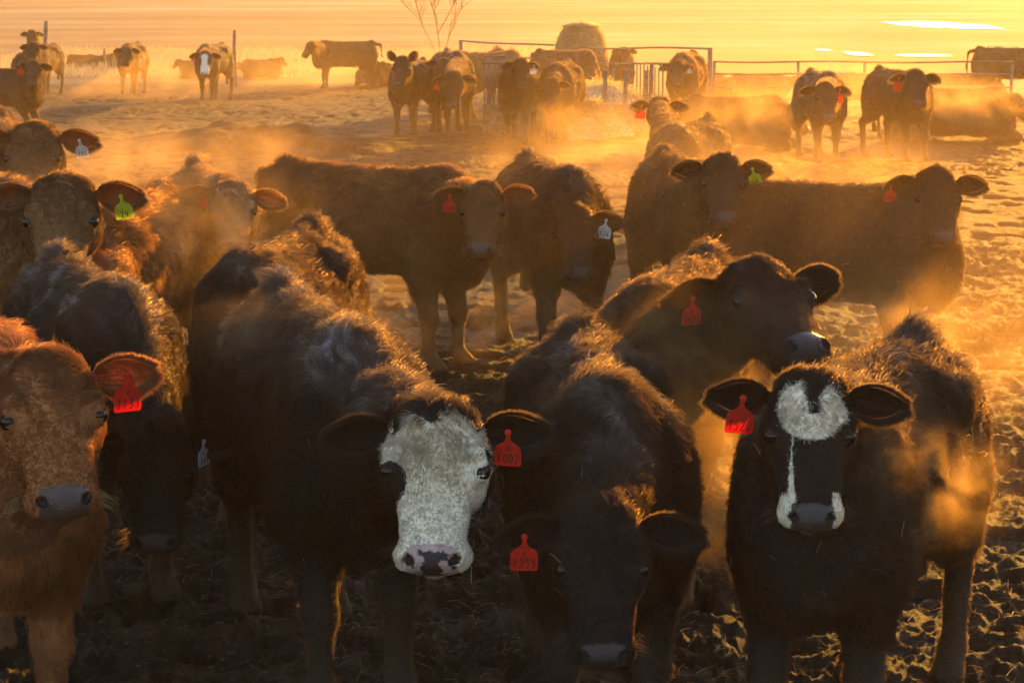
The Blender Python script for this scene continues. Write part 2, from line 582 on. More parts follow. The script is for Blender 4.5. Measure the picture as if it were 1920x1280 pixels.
def body_prims(S, T, F, L, s, W, H, spec, rng, gz):
    """T tail-head top (world), F forward, L cow's left, W withers"""
    B = lambda t, l, z: T[:2].tolist() and (np.array([T[0], T[1], 0]) + (np.array([W[0] - T[0], W[1] - T[1], 0])) * t + L * l * s + Z3 * (gz + z * s))
    ax = (F, L, Z3)
    def e(t, l, z, rf, rl, rz, k=.09): S.ell(B(t, l, z), (rf * s, rl * s, rz * s), ax, k * s)
    lying = spec.get('lying')
    dz = -0.50 if lying else 0
    wd = spec.get('wide', 1.0) * .92
    e(.50, 0, .875 + dz, .60, .31 * wd, .295, .10)
    e(.86, 0, .88 + dz, .34, .255 * wd, .305, .10)
    e(.12, 0, .90 + dz, .34, .26 * wd, .27, .10)
    e(.20, 0, 1.06 + dz, .26, .15 * wd, .12, .10)
    for g in (-1, 1):
        e(.24, g * .20 * wd, 1.10 + dz, .09, .06, .07, .10)
        e(-.02, g * .10, 1.08 + dz, .10, .06, .10, .08)
    S.cone(B(.0, 0, 1.195 + dz), B(1.0, 0, 1.17 + dz), .045 * s, .075 * s, .12 * s)
    e(-.02, 0, 1.245 + dz, .080, .032, .055, .07)
    e(1.0, 0, 1.13 + dz, .20, .11, .14, .10)
    e(1.10, 0, .82 + dz, .17, .18, .25, .10)
    e(1.10, 0, .66 + dz, .13, .10, .12, .08)
    for g in (-1, 1):
        e(.97, g * .17 * wd, .86 + dz, .15, .10, .30, .09)
    if not lying:
        for g in (-1, 1):
            o = spec.get('hind', {}).get(g, rng.uniform(-.10, .12))
            lw = .155
            e(.05, g * .15, .82, .22, .115, .32, .08)
            st = B(.15 + o * .3, g * (lw + .02), .62); hk = B(-.08 + o, g * lw, .47)
            S.cone(B(.08, g * .15, .75), st, .15 * s, .105 * s, .06 * s)
            S.cone(st, hk, .10 * s, .056 * s, .05 * s)
            ft = B(-.03 + o, g * lw, .11)
            S.cone(hk, ft, .052 * s, .040 * s, .03 * s)
            S.cone(ft, B(.03 + o, g * lw, .035), .046 * s, .054 * s, .03 * s)
            S.ell(B(.035 + o, g * lw, .028), (.068 * s, .052 * s, .034 * s), ax, .02 * s)
            o = spec.get('fore', {}).get(g, rng.uniform(-.07, .10))
            lw = .14
            S.cone(B(.94, g * (lw + .03), .72), B(.95 + o * .4, g * lw, .55), .12 * s, .085 * s, .06 * s)
            kn = B(.98 + o, g * lw, .34)
            S.cone(B(.95 + o * .4, g * lw, .56), kn, .080 * s, .056 * s, .04 * s)
            S.ell(kn, (.058 * s, .054 * s, .065 * s), ax, .03 * s)
            ft = B(.97 + o, g * lw, .10)
            S.cone(kn, ft, .048 * s, .040 * s, .03 * s)
            S.cone(ft, B(1.02 + o, g * lw, .035), .046 * s, .054 * s, .03 * s)
            S.ell(B(1.03 + o, g * lw, .028), (.068 * s, .052 * s, .034 * s), ax, .02 * s)
    else:
        for g in (-1, 1):
            e(.05, g * .20, .30, .26, .15, .25, .08)
            S.cone(B(.25, g * .33, .12), B(-.05, g * .30, .08), .09 * s, .055 * s, .05 * s)
            S.cone(B(-.05, g * .32, .08), B(.25, g * .36, .05), .05 * s, .045 * s, .04 * s)
            S.cone(B(.98, g * .20, .25), B(1.25, g * .20, .09), .11 * s, .07 * s, .05 * s)
            S.cone(B(1.25, g * .20, .08), B(.98, g * .24, .06), .06 * s, .045 * s, .04 * s)
    # tail
    tl = rng.uniform(-.04, .04)
    bt = 1.20 + dz
    pts = [B(-.04, 0, bt), B(-.20, 0, bt - .04), B(-.235, tl, max(.1, bt - .35)), B(-.22, tl * 1.5, max(.07, bt - .62)), B(-.20, tl * 2, max(.05, bt - .85))]
    for i, (ra, rb) in enumerate(((.045, .035), (.034, .026), (.026, .022), (.024, .042))):
        S.cone(pts[i], pts[i + 1], ra * s, rb * s, .03 * s)
    # neck
    nb = H.w(0, .05, -.10); nt_ = H.w(0, .10, -.17)
    sh = B(1.0, 0, 1.02 + dz); br = B(1.10, 0, .82 + dz)
    mid = (sh * .5 + nb * .5) + Z3 * .01
    m2 = (br * .5 + nt_ * .5)
    nk = spec.get('neck', 1.0)
    S.cone(sh, mid, .165 * s * nk, .120 * s * nk, .10 * s)
    S.cone(mid, nb, .120 * s * nk, .085 * H.k, .06 * s)
    S.cone(br, m2, .17 * s * nk, .110 * s * nk, .10 * s)
    S.cone(m2, nt_, .110 * s * nk, .070 * H.k, .05 * s)
    # dewlap
    S.cone(B(1.14, 0, .70 + dz), m2 - Z3 * .05 * s, .06 * s, .04 * s, .10 * s)
    return B

# -------------------------------------------------------------- coat colours
COATS = {
    'black': (0.009, 0.007, 0.006), 'blackbrown': (0.024, 0.015, 0.010),
    'darkbrown': (0.045, 0.022, 0.012), 'brown': (0.16, 0.070, 0.024),
    'russet': (0.32, 0.115, 0.036), 'red': (0.30, 0.130, 0.042), 'tan': (0.32, 0.165, 0.07),
}
WHITE = np.array((0.80, 0.69, 0.56))
def n3(P, f, sd):
    return vnoise(P[:, 0] * f + P[:, 2] * f * .71, P[:, 1] * f - P[:, 2] * f * .64, sd)

def coat_colour(P, spec, H, Bz, seed):
    """colour of the coat at world points P"""
    base = np.array(COATS[spec['coat']])
    C = np.tile(base, (len(P), 1))
    v = 0.72 + 0.6 * n3(P, 5, seed) * (0.6 + 0.8 * n3(P, 17, seed + 3))
    C *= v[:, None]
    l, s, u = H.inv(P)
    wet = np.zeros(len(P))
    gz, T, W = Bz
    # sun-bleached / dusty / frosted topline
    z = (P[:, 2] - gz) / spec['s'] + (0.5 if spec.get('lying') else 0)
    fr = spec.get('frost', 0.45)
    top = smooth(1.03, 1.20, z + 0.10 * (n3(P, 6, seed + 8) - .5)) * fr
    head = (s > -0.04) & (np.abs(l) < .16) & (u > -.26) & (u < .07) & (s < .6)
    top = np.where(head, 0, top)
    m = smooth(.42, .68, n3(P, 7, seed + 5) * .6 + n3(P, 23, seed + 6) * .4)
    dusty = np.array((0.10, 0.075, 0.058)) + base * 0.9
    C = C * (1 - (top * (.35 + .65 * m))[:, None]) + dusty * (top * (.35 + .65 * m))[:, None]
    wht = smooth(.62, .80, n3(P, 8, seed + 15) * .55 + n3(P, 31, seed + 16) * .45) * top * spec.get('rime', .6)
    C = C * (1 - wht[:, None]) + np.array((.34, .31, .33)) * wht[:, None]
    # muddied lower legs and belly
    mud = smooth(.55, .12, z) * .5
    C = C * (1 - mud[:, None]) + np.array((.055, .038, .026)) * mud[:, None]
    # nose pad
    pad = head & (s > .402 + 1.2 * np.abs(l) ** 1.6) & (np.abs(l) < .046) & (u > -.088)
    nose = np.array(spec.get('nose', (.040, .032, .034)))
    noseband = head & (s > .36)
    if spec['coat'] in ('red', 'russet', 'tan', 'brown'):
        nose = np.array((.10, .062, .056))
    mark = spec.get('mark')
    wl = l + .006 * (n3(P, 60, 3) - .5)
    if mark == 'baldy':
        hd = head & (np.abs(l) < .2)
        w = (np.abs(wl) < .094 + .03 * smooth(.1, .3, s) + .012 * (n3(P, 25, 12) - .5)) & (u > -.10 - .12 * smooth(.15, .4, s)) & (s > .022 + .05 * (n3(P, 30, 9) - .5) + .25 * np.abs(l) * (s < .1))
        w = w & hd
        eye_patch = (((wl + .080) / .031) ** 2 + ((s - .212) / .060) ** 2 < 1) & (l < -.02)
        w = w & ~eye_patch
        g_ = (smooth(.34, .16, s) * smooth(.08, .04, np.abs(l)) * .55)[:, None]
        col = WHITE * (1 - g_ * np.array((.42, .47, .58))) * (.9 + .2 * n3(P, 30, 77))[:, None]
        C = np.where(w[:, None], col, C)
        pink = np.array((.50, .33, .31))
        sp = n3(P, 70, 41) * .6 + n3(P, 140, 42) * .4
        dark = (np.abs(l) < .019 + .03 * (sp - .5) + .012 * smooth(.45, .43, s)) & (s > .425 + .03 * (sp - .5))
        C = np.where(pad[:, None], pink, C)
        C = np.where((pad & (dark | (sp > .66)))[:, None], np.array((.035, .025, .03)), C)
    elif mark == 'blaze':
        r2 = ((wl) / (.076 + .012 * (n3(P, 28, 14) - .5))) ** 2 + ((s - .100) / .098) ** 2
        w = head & (r2 < 1) & (u > -.11)
        wedge = (np.abs(wl - .006 + .030 * (n3(P, 22, 18) - .5)) < .026 - .24 * (s - .03) + .022 * (n3(P, 45, 15) - .5)) & (s < .115)
        w = w & ~wedge
        strip = head & (wl < -.040 + .004 * smooth(.25, .4, s)) & (wl > -.043 - .010 * smooth(.22, .36, s)) & (s > .17) & (s < .40) & (u > -.12)
        sides = head & (np.abs(wl) > .044) & (s > .362) & (u > -.13)
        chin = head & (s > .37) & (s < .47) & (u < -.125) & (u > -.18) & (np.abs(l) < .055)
        C = np.where((w | strip | sides)[:, None], WHITE * (.85 + .3 * n3(P, 30, 77))[:, None], C)
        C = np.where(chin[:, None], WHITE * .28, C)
        C = np.where((pad & (np.abs(l) < .046))[:, None], nose * 1.5, C)
    elif mark == 'whiteface':
        w = head & (np.abs(wl) < .040 + .03 * smooth(.2, .35, s)) & (s > .05) & (u > -.13)
        C = np.where(w[:, None], WHITE, C)
    else:
        C = np.where(pad[:, None], nose, C)
        lip = head & (s > .40) & (u < -.085)
        C = np.where(lip[:, None], C * .7 + nose * .3, C)
    slit = head & (s > .40) & (np.abs(u + .104) < .008)
    C = np.where(slit[:, None], np.array((.012, .008, .008)), C)
    nost = np.zeros(len(P), bool)
    for g in (-1, 1):
        nost |= head & (((l - g * .0405) / .0115) ** 2 + ((s - .444 - g * 2.0 * (l - g * .0415) * -.35) / .0165) ** 2 < 1) & (u > -.045)
    C = np.where(nost[:, None], np.array((.008, .006, .006)), C)
    wet = np.where(pad, 1.0, 0.0)
    # dark ring round the eyes
    for g in (-1, 1):
        rr = ((l - g * .092) / .026) ** 2 + ((s - .176) / .028) ** 2 + ((u + .036) / .028) ** 2
        ring = np.clip(1.25 - rr, 0, 1)
        C = C * (1 - .75 * ring[:, None]) + np.array((.02, .014, .012)) * (.75 * ring)[:, None]
    return C, wet, pad

# -------------------------------------------------------------- ears
def ear_geo(H, g, spec, nu=14, nv=9):
    """two-sided leaf-shaped cup; returns verts, quad faces, centre, normal, axis, rim points"""
    droop = spec.get('droop', 8); back = spec.get('earback', 0)
    if isinstance(droop, dict): droop = droop[g]
    if isinstance(back, dict): back = back[g]
    k = H.k
    f = H.S * .35 + H.U * .94                      # roughly forehead normal
    side = H.L * g
    up = -H.S
    fh = nrm(np.array([H.S[0] * .8 + H.U[0], H.S[1] * .8 + H.U[1], 0]) if abs(H.S[2]) < 2 else H.U)
    A = nrm(side * math.cos(R(droop)) - Z3 * math.sin(R(droop)) - fh * math.sin(R(back)))
    N = nrm(fh * .94 - Z3 * .25 - A * ((fh * .94 - Z3 * .25) @ A))
    Wd = np.cross(N, A)
    if Wd[2] < 0: Wd = -Wd
    o = H.w(g * .082, .035, -.085)
    Ln = .180 * k; hw = .047 * k
    us = np.linspace(0, 1, nu); vs = np.linspace(-1, 1, nv)
    pts = np.zeros((nu, nv, 3)); prof = .30 + .70 * np.sin(np.pi * np.clip(us * .86 + .10, 0, 1)) ** .8
    prof = prof * np.sqrt(np.clip(1 - ((us - .42) / .585) ** 4, 0, 1)) * np.where(us < .42, smooth(-.6, .42, us), 1) * (1 - .22 * smooth(.5, .95, us))
    for i, uu in enumerate(us):
        w = hw * prof[i]
        for j, v in enumerate(vs):
            cup = (.85 - .45 * uu) * w * (1 - v * v)
            pts[i, j] = o + A * Ln * uu + Wd * w * v * (1.0 if v > 0 else 1.05) - N * cup + N * .012 * k * math.sin(uu * 3) - Z3 * .015 * k * uu ** 2
    back_ = pts - N * .007 * k * np.minimum(1, (1 - vs[None, :, None] ** 2) * 3 + .25)
    V = np.concatenate([pts.reshape(-1, 3), back_.reshape(-1, 3)])
    n = nu * nv
    Fc = []
    for i in range(nu - 1):
        for j in range(nv - 1):
            a = i * nv + j
            q = [a, a + 1, a + nv + 1, a + nv]
            Fc.append(q); Fc.append([n + x for x in q[::-1]])
        for j in (0, nv - 1):
            a = i * nv + j
            Fc.append([a, a + nv, a + nv + n, a + n])
    a0 = (nu - 1) * nv
    for j in range(nv - 1): Fc.append([a0 + j, a0 + j + 1, a0 + j + 1 + n, a0 + j + n])
    rim = np.concatenate([pts[:, 0], pts[-1, 1:-1], pts[::-1, -1]])
    return V, np.array(Fc), o, N, A, Wd, Ln, hw, pts

# -------------------------------------------------------------- hair
def comb(P, Nn, spec, H, F, seed):
    """preferred strand direction and length at points"""
    l, s, u = H.inv(P)
    sz = spec['s']
    head = (s > -0.05) & (np.abs(l) < .17) & (u > -.27) & (u < .08) & (s < .6)
    t = -F * .75 - Z3 * .75
    D = np.tile(t, (len(P), 1))
    hd = H.L[None] * (l * 4)[:, None] + H.S[None] * ((s - .045) * 12)[:, None]
    hd = hd / (np.linalg.norm(hd, axis=1, keepdims=True) + .35)
    D = np.where(head[:, None], hd, D)
    # lock field
    A = np.stack([n3(P, 19, seed) - .5, n3(P + 5, 19, seed + 1) - .5, n3(P - 3, 19, seed + 2) - .5], -1)
    B_ = np.stack([n3(P, 6, seed + 4) - .5, n3(P + 5, 6, seed + 5) - .5, n3(P - 3, 6, seed + 6) - .5], -1)
    D = D + A * spec.get('curl', 2.0) + B_ * 1.6
    D = D - Nn * (D * Nn).sum(1, keepdims=True)
    D = nrm(D)
    z = P[:, 2]
    return D, head, l, s, u

def build_hair(cow, body_me_V, tris, Nv, spec, H, F, gz, Bz, seed, n_target, rad, ears):
    rng = np.random.default_rng(seed)
    V = body_me_V
    a, b, c = V[tris[:, 0]], V[tris[:, 1]], V[tris[:, 2]]
    area = np.linalg.norm(np.cross(b - a, c - a), axis=1) * .5
    cen = (a + b + c) / 3
    l, s, u = H.inv(cen)
    head = (s > -0.05) & (np.abs(l) < .17) & (u > -.27) & (u < .08) & (s < .6)
    zr = (cen[:, 2] - gz) / spec['s']
    wgt = area * np.where(head, 3.0, 1.0) * np.where((zr < .45) & ~head, .45, 1.0)
    nn = np.cross(b - a, c - a); nn /= (np.linalg.norm(nn, axis=1, keepdims=True) + 1e-12)
    tocam = nrm(np.array([0, 0, CAM_Z]) - cen)
    facing = (nn * tocam).sum(1)
    wgt = wgt * np.where(facing > -.35, 1.0, .30)       # fewer strands on the far side, none left bare
    wgt = wgt / wgt.sum()
    ti = rng.choice(len(tris), n_target, p=wgt)
    r1 = np.sqrt(rng.random(n_target)); r2 = rng.random(n_target)
    w0, w1, w2 = 1 - r1, r1 * (1 - r2), r1 * r2
    tr = tris[ti]
    P = V[tr[:, 0]] * w0[:, None] + V[tr[:, 1]] * w1[:, None] + V[tr[:, 2]] * w2[:, None]
    Nn = nrm(Nv[tr[:, 0]] * w0[:, None] + Nv[tr[:, 1]] * w1[:, None] + Nv[tr[:, 2]] * w2[:, None])
    gz, T, W = Bz
    D, head, l, s, u = comb(P, Nn, spec, H, F, seed)
    C, wet, _ = coat_colour(P + rng.normal(0, .0045, P.shape), spec, H, Bz, seed)
    _c, _w, pad = coat_colour(P, spec, H, Bz, seed)
    z = (P[:, 2] - gz) / spec['s'] + (0.5 if spec.get('lying') else 0)
    sz = spec['s']
    Ln = .036 + .026 * smooth(.95, 1.2, z)
    Ln = np.where(z < .5, .022, Ln)
    belly = (z < .75) & (z > .45) & (Nn[:, 2] < -.3)
    Ln = np.where(belly, .055, Ln)
    face = .010 + .015 * smooth(.24, .08, s) + .030 * smooth(.05, -.03, s) + .012 * smooth(-.10, -.16, u)
    if spec.get('mark'): face = face * (.95 if spec['mark'] == 'baldy' else .8)
    for g in (-1, 1):
        er = ((l - g * .086) / .042) ** 2 + ((s - .176) / .045) ** 2 + ((u + .036) / .045) ** 2
        face = np.where(er < 1, .004, face)
    Ln = np.where(head, face, Ln)
    Ln = Ln * spec.get('hair', 1.0) * rng.uniform(.6, 1.25, n_target) * min(1.0, sz)
    long_ = rng.random(n_target) < .02
    Ln = np.where(long_ & ~head, Ln * 1.4, Ln)
    # bare nose, eyes
    tf = np.exp(-((P - T) ** 2).sum(1) / .16 ** 2) * (z > 1.0) if not spec.get('lying') else 0
    Ln = Ln * (1 + .4 * tf)
    bare = pad | (head & (s > .455) & (np.abs(l) < .05) & (u > -.115))
    for g in (-1, 1):
        bare |= (((l - g * .092) / .024) ** 2 + ((s - .176) / .025) ** 2 + ((u + .036) / .026) ** 2 < 1) & head
    keep = ~bare
    P, Nn, D, Ln, C, head = P[keep], Nn[keep], D[keep], Ln[keep], C[keep], head[keep]
    n = len(P)
    lift = np.where(head, .20, .30) + rng.uniform(-.12, .25, n)
    guard = (rng.random(n) < .13) & ~head
    lift = np.where(guard, lift + .55, lift)
    Ln = np.where(guard, Ln * .85, Ln)
    C = np.where(guard[:, None], C * 1.3 + np.array((.016, .010, .005)), C)
    Rn = rng.normal(0, 1, (n, 3))
    d1 = nrm(Nn * lift[:, None] * 1.5 + D + Rn * .20)
    d2 = nrm(Nn * lift[:, None] * .7 + D + Rn * .32 - Z3 * .10)
    curlv = np.cross(Nn, D)
    cs = (n3(P, 11, seed + 31) - .5) * 2.2 * spec.get('curl', 2.0) * .45
    d3 = nrm(D * .9 + Nn * lift[:, None] * .35 + curlv * cs[:, None] + Rn * .4 - Z3 * .15)
    p1 = P + d1 * (Ln * .33)[:, None]
    p2 = p1 + d2 * (Ln * .33)[:, None]
    p3 = p2 + d3 * (Ln * .36)[:, None]
    # clumps
    nc = max(30, n // 30)
    ci = rng.choice(n, nc, replace=False)
    kd = KDTree(nc)
    for q, i in enumerate(ci): kd.insert(P[i], q)
    kd.balance()
    near = np.fromiter((kd.find(p)[1] for p in P), dtype=np.int64, count=n)
    cc = ci[near]
    f = rng.uniform(.45, .92, n) * np.where(head, .75, 1.0) * np.where(guard, .3, 1.0)
    C = C * np.where(head, rng.uniform(.85, 1.2, nc)[near], rng.uniform(.65, 1.45, nc)[near])[:, None]
    off = (P - P[cc])
    p3 = p3 * (1 - f[:, None]) + (p3[cc] + off * .25) * f[:, None]
    p2 = p2 * (1 - f[:, None] * .5) + (p2[cc] + off * .6) * f[:, None] * .5
    P = P - Nn * .004
    strands = np.stack([P, p1, p2, p3], 1)
    cols = C * np.where(head, rng.uniform(.90, 1.10, n), rng.uniform(.75, 1.3, n))[:, None]
    rads = np.tile(np.array([1.0, .9, .65, .15]) * rad, (n, 1)) * rng.uniform(.7, 1.3, n)[:, None]
    # stray straw caught in the coat
    if rad < .0015:
        m = 34
        k_ = rng.choice(np.nonzero(P[:, 2] > gz + .55 * spec['s'])[0], m)
        q = p2[k_] + Nn[k_] * .006; dr = nrm(np.cross(Nn[k_], rng.normal(0, 1, (m, 3))) + Nn[k_] * .25); le = rng.uniform(.02, .055, m)
        strands = np.concatenate([strands, np.stack([q, q + dr * (le * .33)[:, None], q + dr * (le * .66)[:, None] + Z3 * .002, q + dr * le[:, None] - Z3 * .004], 1)])
        cols = np.concatenate([cols, np.array((.42, .34, .20))[None] * rng.uniform(.6, 1.2, m)[:, None]])
        rads = np.concatenate([rads, np.tile(np.array([1, 1, 1, .7]) * rad * 1.1, (m, 1))])
    # ear fringe
    S2, C2, R2 = [], [], []
    base = np.array(COATS[spec['coat']])
    for (Ve, o, N, A, Wd, L_, hw, pts) in ears:
        m = int(n_target * .045)
        i = rng.integers(1, pts.shape[0] - 1, m); side = rng.random(m)
        j = np.where(side < .26, pts.shape[1] - 1, np.where(side < .62, 0, rng.integers(0, pts.shape[1], m)))
        fr = rng.random(m)
        q = pts[i, j] * (1 - fr[:, None]) + pts[np.minimum(i + 1, pts.shape[0] - 1), j] * fr[:, None]
        edge = (j == 0) | (j == pts.shape[1] - 1)
        vv = (j / (pts.shape[1] - 1)) * 2 - 1
        out = np.where(edge[:, None], Wd[None] * vv[:, None] * .8 + A[None] * .7 - N[None] * .1, A[None] * .8 - N[None] * .7 + Wd[None] * (vv * .5)[:, None])
        dd = nrm(out + rng.normal(0, .25, (m, 3)))
        inner = (~edge) & (rng.random(m) < .45)
        dd = np.where(inner[:, None], nrm(A[None] * .5 + N[None] * .5 + rng.normal(0, .3, (m, 3))), dd)
        q = q - np.where(edge | inner, 0, .006)[:, None] * N[None]
        le = np.where(edge, np.where(vv < 0, .034, .018), .022) * rng.uniform(.5, 1.3, m) * H.k * spec.get('hair', 1.0) ** .5
        q1 = q + dd * (le * .33)[:, None]
        q2 = q1 + nrm(dd - Z3 * .2) * (le * .33)[:, None]
        q3 = q2 + nrm(dd - Z3 * .45 + rng.normal(0, .15, (m, 3))) * (le * .33)[:, None]
        S2.append(np.stack([q, q1, q2, q3], 1))
        C2.append(np.tile(base, (m, 1)) * rng.uniform(.7, 1.3, m)[:, None])
        R2.append(np.tile(np.array([1., .85, .6, .15]) * rad, (m, 1)))
    # whiskers on muzzle, lashes
    if rad < .0012:
        m = 46
        q0 = []; dr = []
        for _ in range(m):
            g = random.choice((-1, 1))
            lo_ = H.w(g * random.uniform(.060, .085), random.uniform(.37, .44), random.uniform(-.13, -.07))
            q0.append(lo_); dr.append(H.L * g * 1.0 + H.S * random.uniform(.1, .7) - H.U * random.uniform(-.2, .6))
        q0 = np.array(q0); dr = nrm(np.array(dr)); le = rng.uniform(.03, .06, m)
        S2.append(np.stack([q0, q0 + dr * (le * .33)[:, None], q0 + dr * (le * .66)[:, None] - Z3 * .002, q0 + dr * le[:, None] - Z3 * .006], 1))
        C2.append(np.tile(np.minimum(base * 3 + .05, .4), (m, 1))); R2.append(np.tile(np.array([.8, .6, .4, .15]) * rad, (m, 1)))
        m = 26
        q0 = []; dr = []
        for _ in range(m):
            g = random.choice((-1, 1)); a_ = random.uniform(-1, 1)
            q0.append(H.w(g * (.0845 + .014 / H.hw), .158 + .006 * abs(a_), -.034 + .014 * a_))
            dr.append(H.L * g * 1.0 - H.S * .35 + H.U * (.5 + a_ * .5))
        q0 = np.array(q0); dr = nrm(np.array(dr)); le = rng.uniform(.018, .03, m)
        S2.append(np.stack([q0, q0 + dr * (le * .33)[:, None], q0 + dr * (le * .66)[:, None] + nrm(H.S[None]) * .001, q0 + dr * le[:, None] + H.S * .006], 1))
        lc = base
        C2.append(np.tile(lc, (m, 1))); R2.append(np.tile(np.array([.7, .5, .3, .1]) * rad, (m, 1)))
    strands = np.concatenate([strands] + S2); cols = np.concatenate([cols] + C2); rads = np.concatenate([rads] + R2)
    n = len(strands)
    hc = bpy.data.hair_curves.new('coat')
    hc.add_curves([4] * n)
    hc.position_data.foreach_set('vector', strands.astype(np.float32).ravel()) if hasattr(hc, 'position_data') else hc.attributes['position'].data.foreach_set('vector', strands.astype(np.float32).ravel())
    ra = hc.attributes.get('radius') or hc.attributes.new('radius', 'FLOAT', 'POINT')
    ra.data.foreach_set('value', rads.astype(np.float32).ravel())
    ca = hc.attributes.new('tint', 'FLOAT_COLOR', 'CURVE')
    ca.data.foreach_set('color', np.concatenate([cols, np.ones((n, 1))], 1).astype(np.float32).ravel())
    hc.materials.append(M['fur'])
    return hc

# -------------------------------------------------------------- ear tags with hand-written numbers
STROKES = {
    '0': [[(.5, 1), (.2, .85), (.12, .5), (.2, .12), (.5, 0), (.78, .15), (.88, .5), (.8, .85), (.5, 1)]],
    '1': [[(.35, .85), (.55, 1), (.5, 0)]],
    '2': [[(.15, .78), (.3, .97), (.6, 1), (.8, .8), (.7, .55), (.4, .28), (.12, 0), (.88, .04)]],
    '3': [[(.15, .92), (.5, 1), (.8, .82), (.65, .58), (.4, .54), (.72, .46), (.85, .22), (.55, 0), (.12, .08)]],
    '4': [[(.28, 1), (.12, .42), (.92, .42)], [(.72, .78), (.66, 0)]],
    '5': [[(.82, 1), (.28, .97), (.2, .56), (.55, .6), (.82, .4), (.75, .1), (.4, 0), (.12, .1)]],
    '6': [[(.7, 1), (.35, .7), (.15, .3), (.3, .03), (.65, .02), (.85, .25), (.65, .48), (.25, .4)]],
    '9': [[(.8, .75), (.55, 1), (.22, .85), (.2, .6), (.5, .5), (.8, .72), (.78, .4), (.6, 0)]],
    '7': [[(.12, 1), (.88, 1), (.45, 0)]],
    '8': [[(.5, .55), (.2, .78), (.5, 1), (.8, .78), (.5, .55), (.15, .25), (.5, 0), (.85, .25), (.5, .55)]],
    '+': [[(.5, 1), (.5, .3)], [(.1, .65), (.9, .65)], [(.1, .08), (.9, .08)]],
}
def ribbon(path, w, M4, z):
    """flat ink stroke with a little thickness"""
    vs, fs = [], []
    P = [Vector((x, y)) for x, y in path]
    for i, p in enumerate(P):
        t = (P[min(i + 1, len(P) - 1)] - P[max(i - 1, 0)]).normalized()
        nn = Vector((-t.y, t.x)) * w * .5
        for q in (p + nn, p - nn):
            vs.append(M4 @ Vector((q.x, q.y, z))); vs.append(M4 @ Vector((q.x, q.y, z + .0006)))
    for i in range(len(P) - 1):
        a = i * 4; b = a + 4
        fs += [(a + 1, a + 3, b + 3, b + 1), (a, b, b + 2, a + 2), (a, a + 1, b + 1, b), (a + 2, b + 2, b + 3, a + 3)]
    return vs, fs

def ear_tag(parent, anchor, N, size, colour, text, mark, tilt=0, yaw=0):
    size = size * 1.10
    tilt += (hash(text) if False else (len(text) * 37 + sum(ord(c) for c in text) * 13) % 13 - 6); yaw += (sum(ord(c) for c in text) * 7) % 25 - 12
    """anchor = where the button sits in the ear (world)"""
    N = nrm(np.array([N[0], N[1], N[2] * .3]))
    up = Z3
    x = nrm(np.cross(up, N)); up = np.cross(N, x)
    c, s = math.cos(R(tilt)), math.sin(R(tilt))
    x2 = x * c + up * s; u2 = up * c - x * s
    c, s = math.cos(R(yaw)), math.sin(R(yaw))
    x3 = x2 * c + N * s; N3 = N * c - x2 * s
    M4 = Matrix(((x3[0], u2[0], N3[0], anchor[0]), (x3[1], u2[1], N3[1], anchor[1]), (x3[2], u2[2], N3[2], anchor[2]), (0, 0, 0, 1)))
    k = size
    # outline, half
    half = [(.0050, .008), (.0060, -.002), (.0055, -.012), (.0070, -.021), (.013, -.029), (.024, -.034), (.0335, -.043), (.0365, -.053), (.0370, -.085), (.0355, -.0925), (.0310, -.0950)]
    out = [(a * k, b * k) for a, b in half] + [(-a * k, b * k) for a, b in half[::-1]]
    th = .0022 * k
    n = len(out)
    bulge = lambda y: .0
    vs = [M4 @ Vector((a, b, bulge(b) + .002)) for a, b in out] + [M4 @ Vector((a, b, bulge(b) + .002 - th)) for a, b in out]
    # strip faces between the halves
    fs = []
    h = n // 2
    for i in range(h - 1):
        a, b = i, i + 1; c_, d = n - 1 - i, n - 2 - i
        fs.append((a, c_, d, b)); fs.append((n + a, n + b, n + d, n + c_))
    for i in range(n):
        j = (i + 1) % n
        fs.append((i, j, n + j, n + i))
    # button stud
    bt = []
    for zz, rr in ((.001, .009), (.006, .009), (.008, .004)):
        bt.append((zz, rr))
    base = len(vs)
    for zz, rr in bt:
        for q in range(12):
            an = math.tau * q / 12
            vs.append(M4 @ Vector((math.cos(an) * rr * k, math.sin(an) * rr * k, zz * k + .002)))
    for r_ in range(2):
        for q in range(12):
            a = base + r_ * 12 + q; b = base + r_ * 12 + (q + 1) % 12
            fs.append((a, b, b + 12, a + 12))
    fs.append(tuple(base + 24 + q for q in range(12)))
    t = mesh_obj('ear_tag', [tuple(v) for v in vs], fs, [M['tag_' + colour]], None, False)
    bm = bmesh.new(); bm.from_mesh(t.data); bmesh.ops.recalc_face_normals(bm, faces=bm.faces); bm.to_mesh(t.data); bm.free()
    t.parent = parent; t.matrix_parent_inverse = Matrix.Translation(-parent.location)
    if text:
        m = len(text); cw = min(.0175, .064 / m) * k; chh = .026 * k
        parts = []
        x0 = -m * cw / 2
        zf = .0024
        for i, ch in enumerate(text):
            for st in STROKES[ch]:
                pth = [(x0 + (i + .12 + .72 * (a + .16 * b)) * cw, -.087 * k + b * chh) for a, b in st]
                parts.append(ribbon(pth, .0028 * k, M4, zf))
        if mark:
            for st in STROKES['+']:
                parts.append(ribbon([((a - .5) * .012 * k, -.052 * k + b * .011 * k) for a, b in st], .0016 * k, M4, zf))
        V, Fc = join_parts(parts)
        nm = mesh_obj('tag_number', [tuple(v) for v in V], Fc, [M['ink']], None, False)
        nm.parent = t
    return t

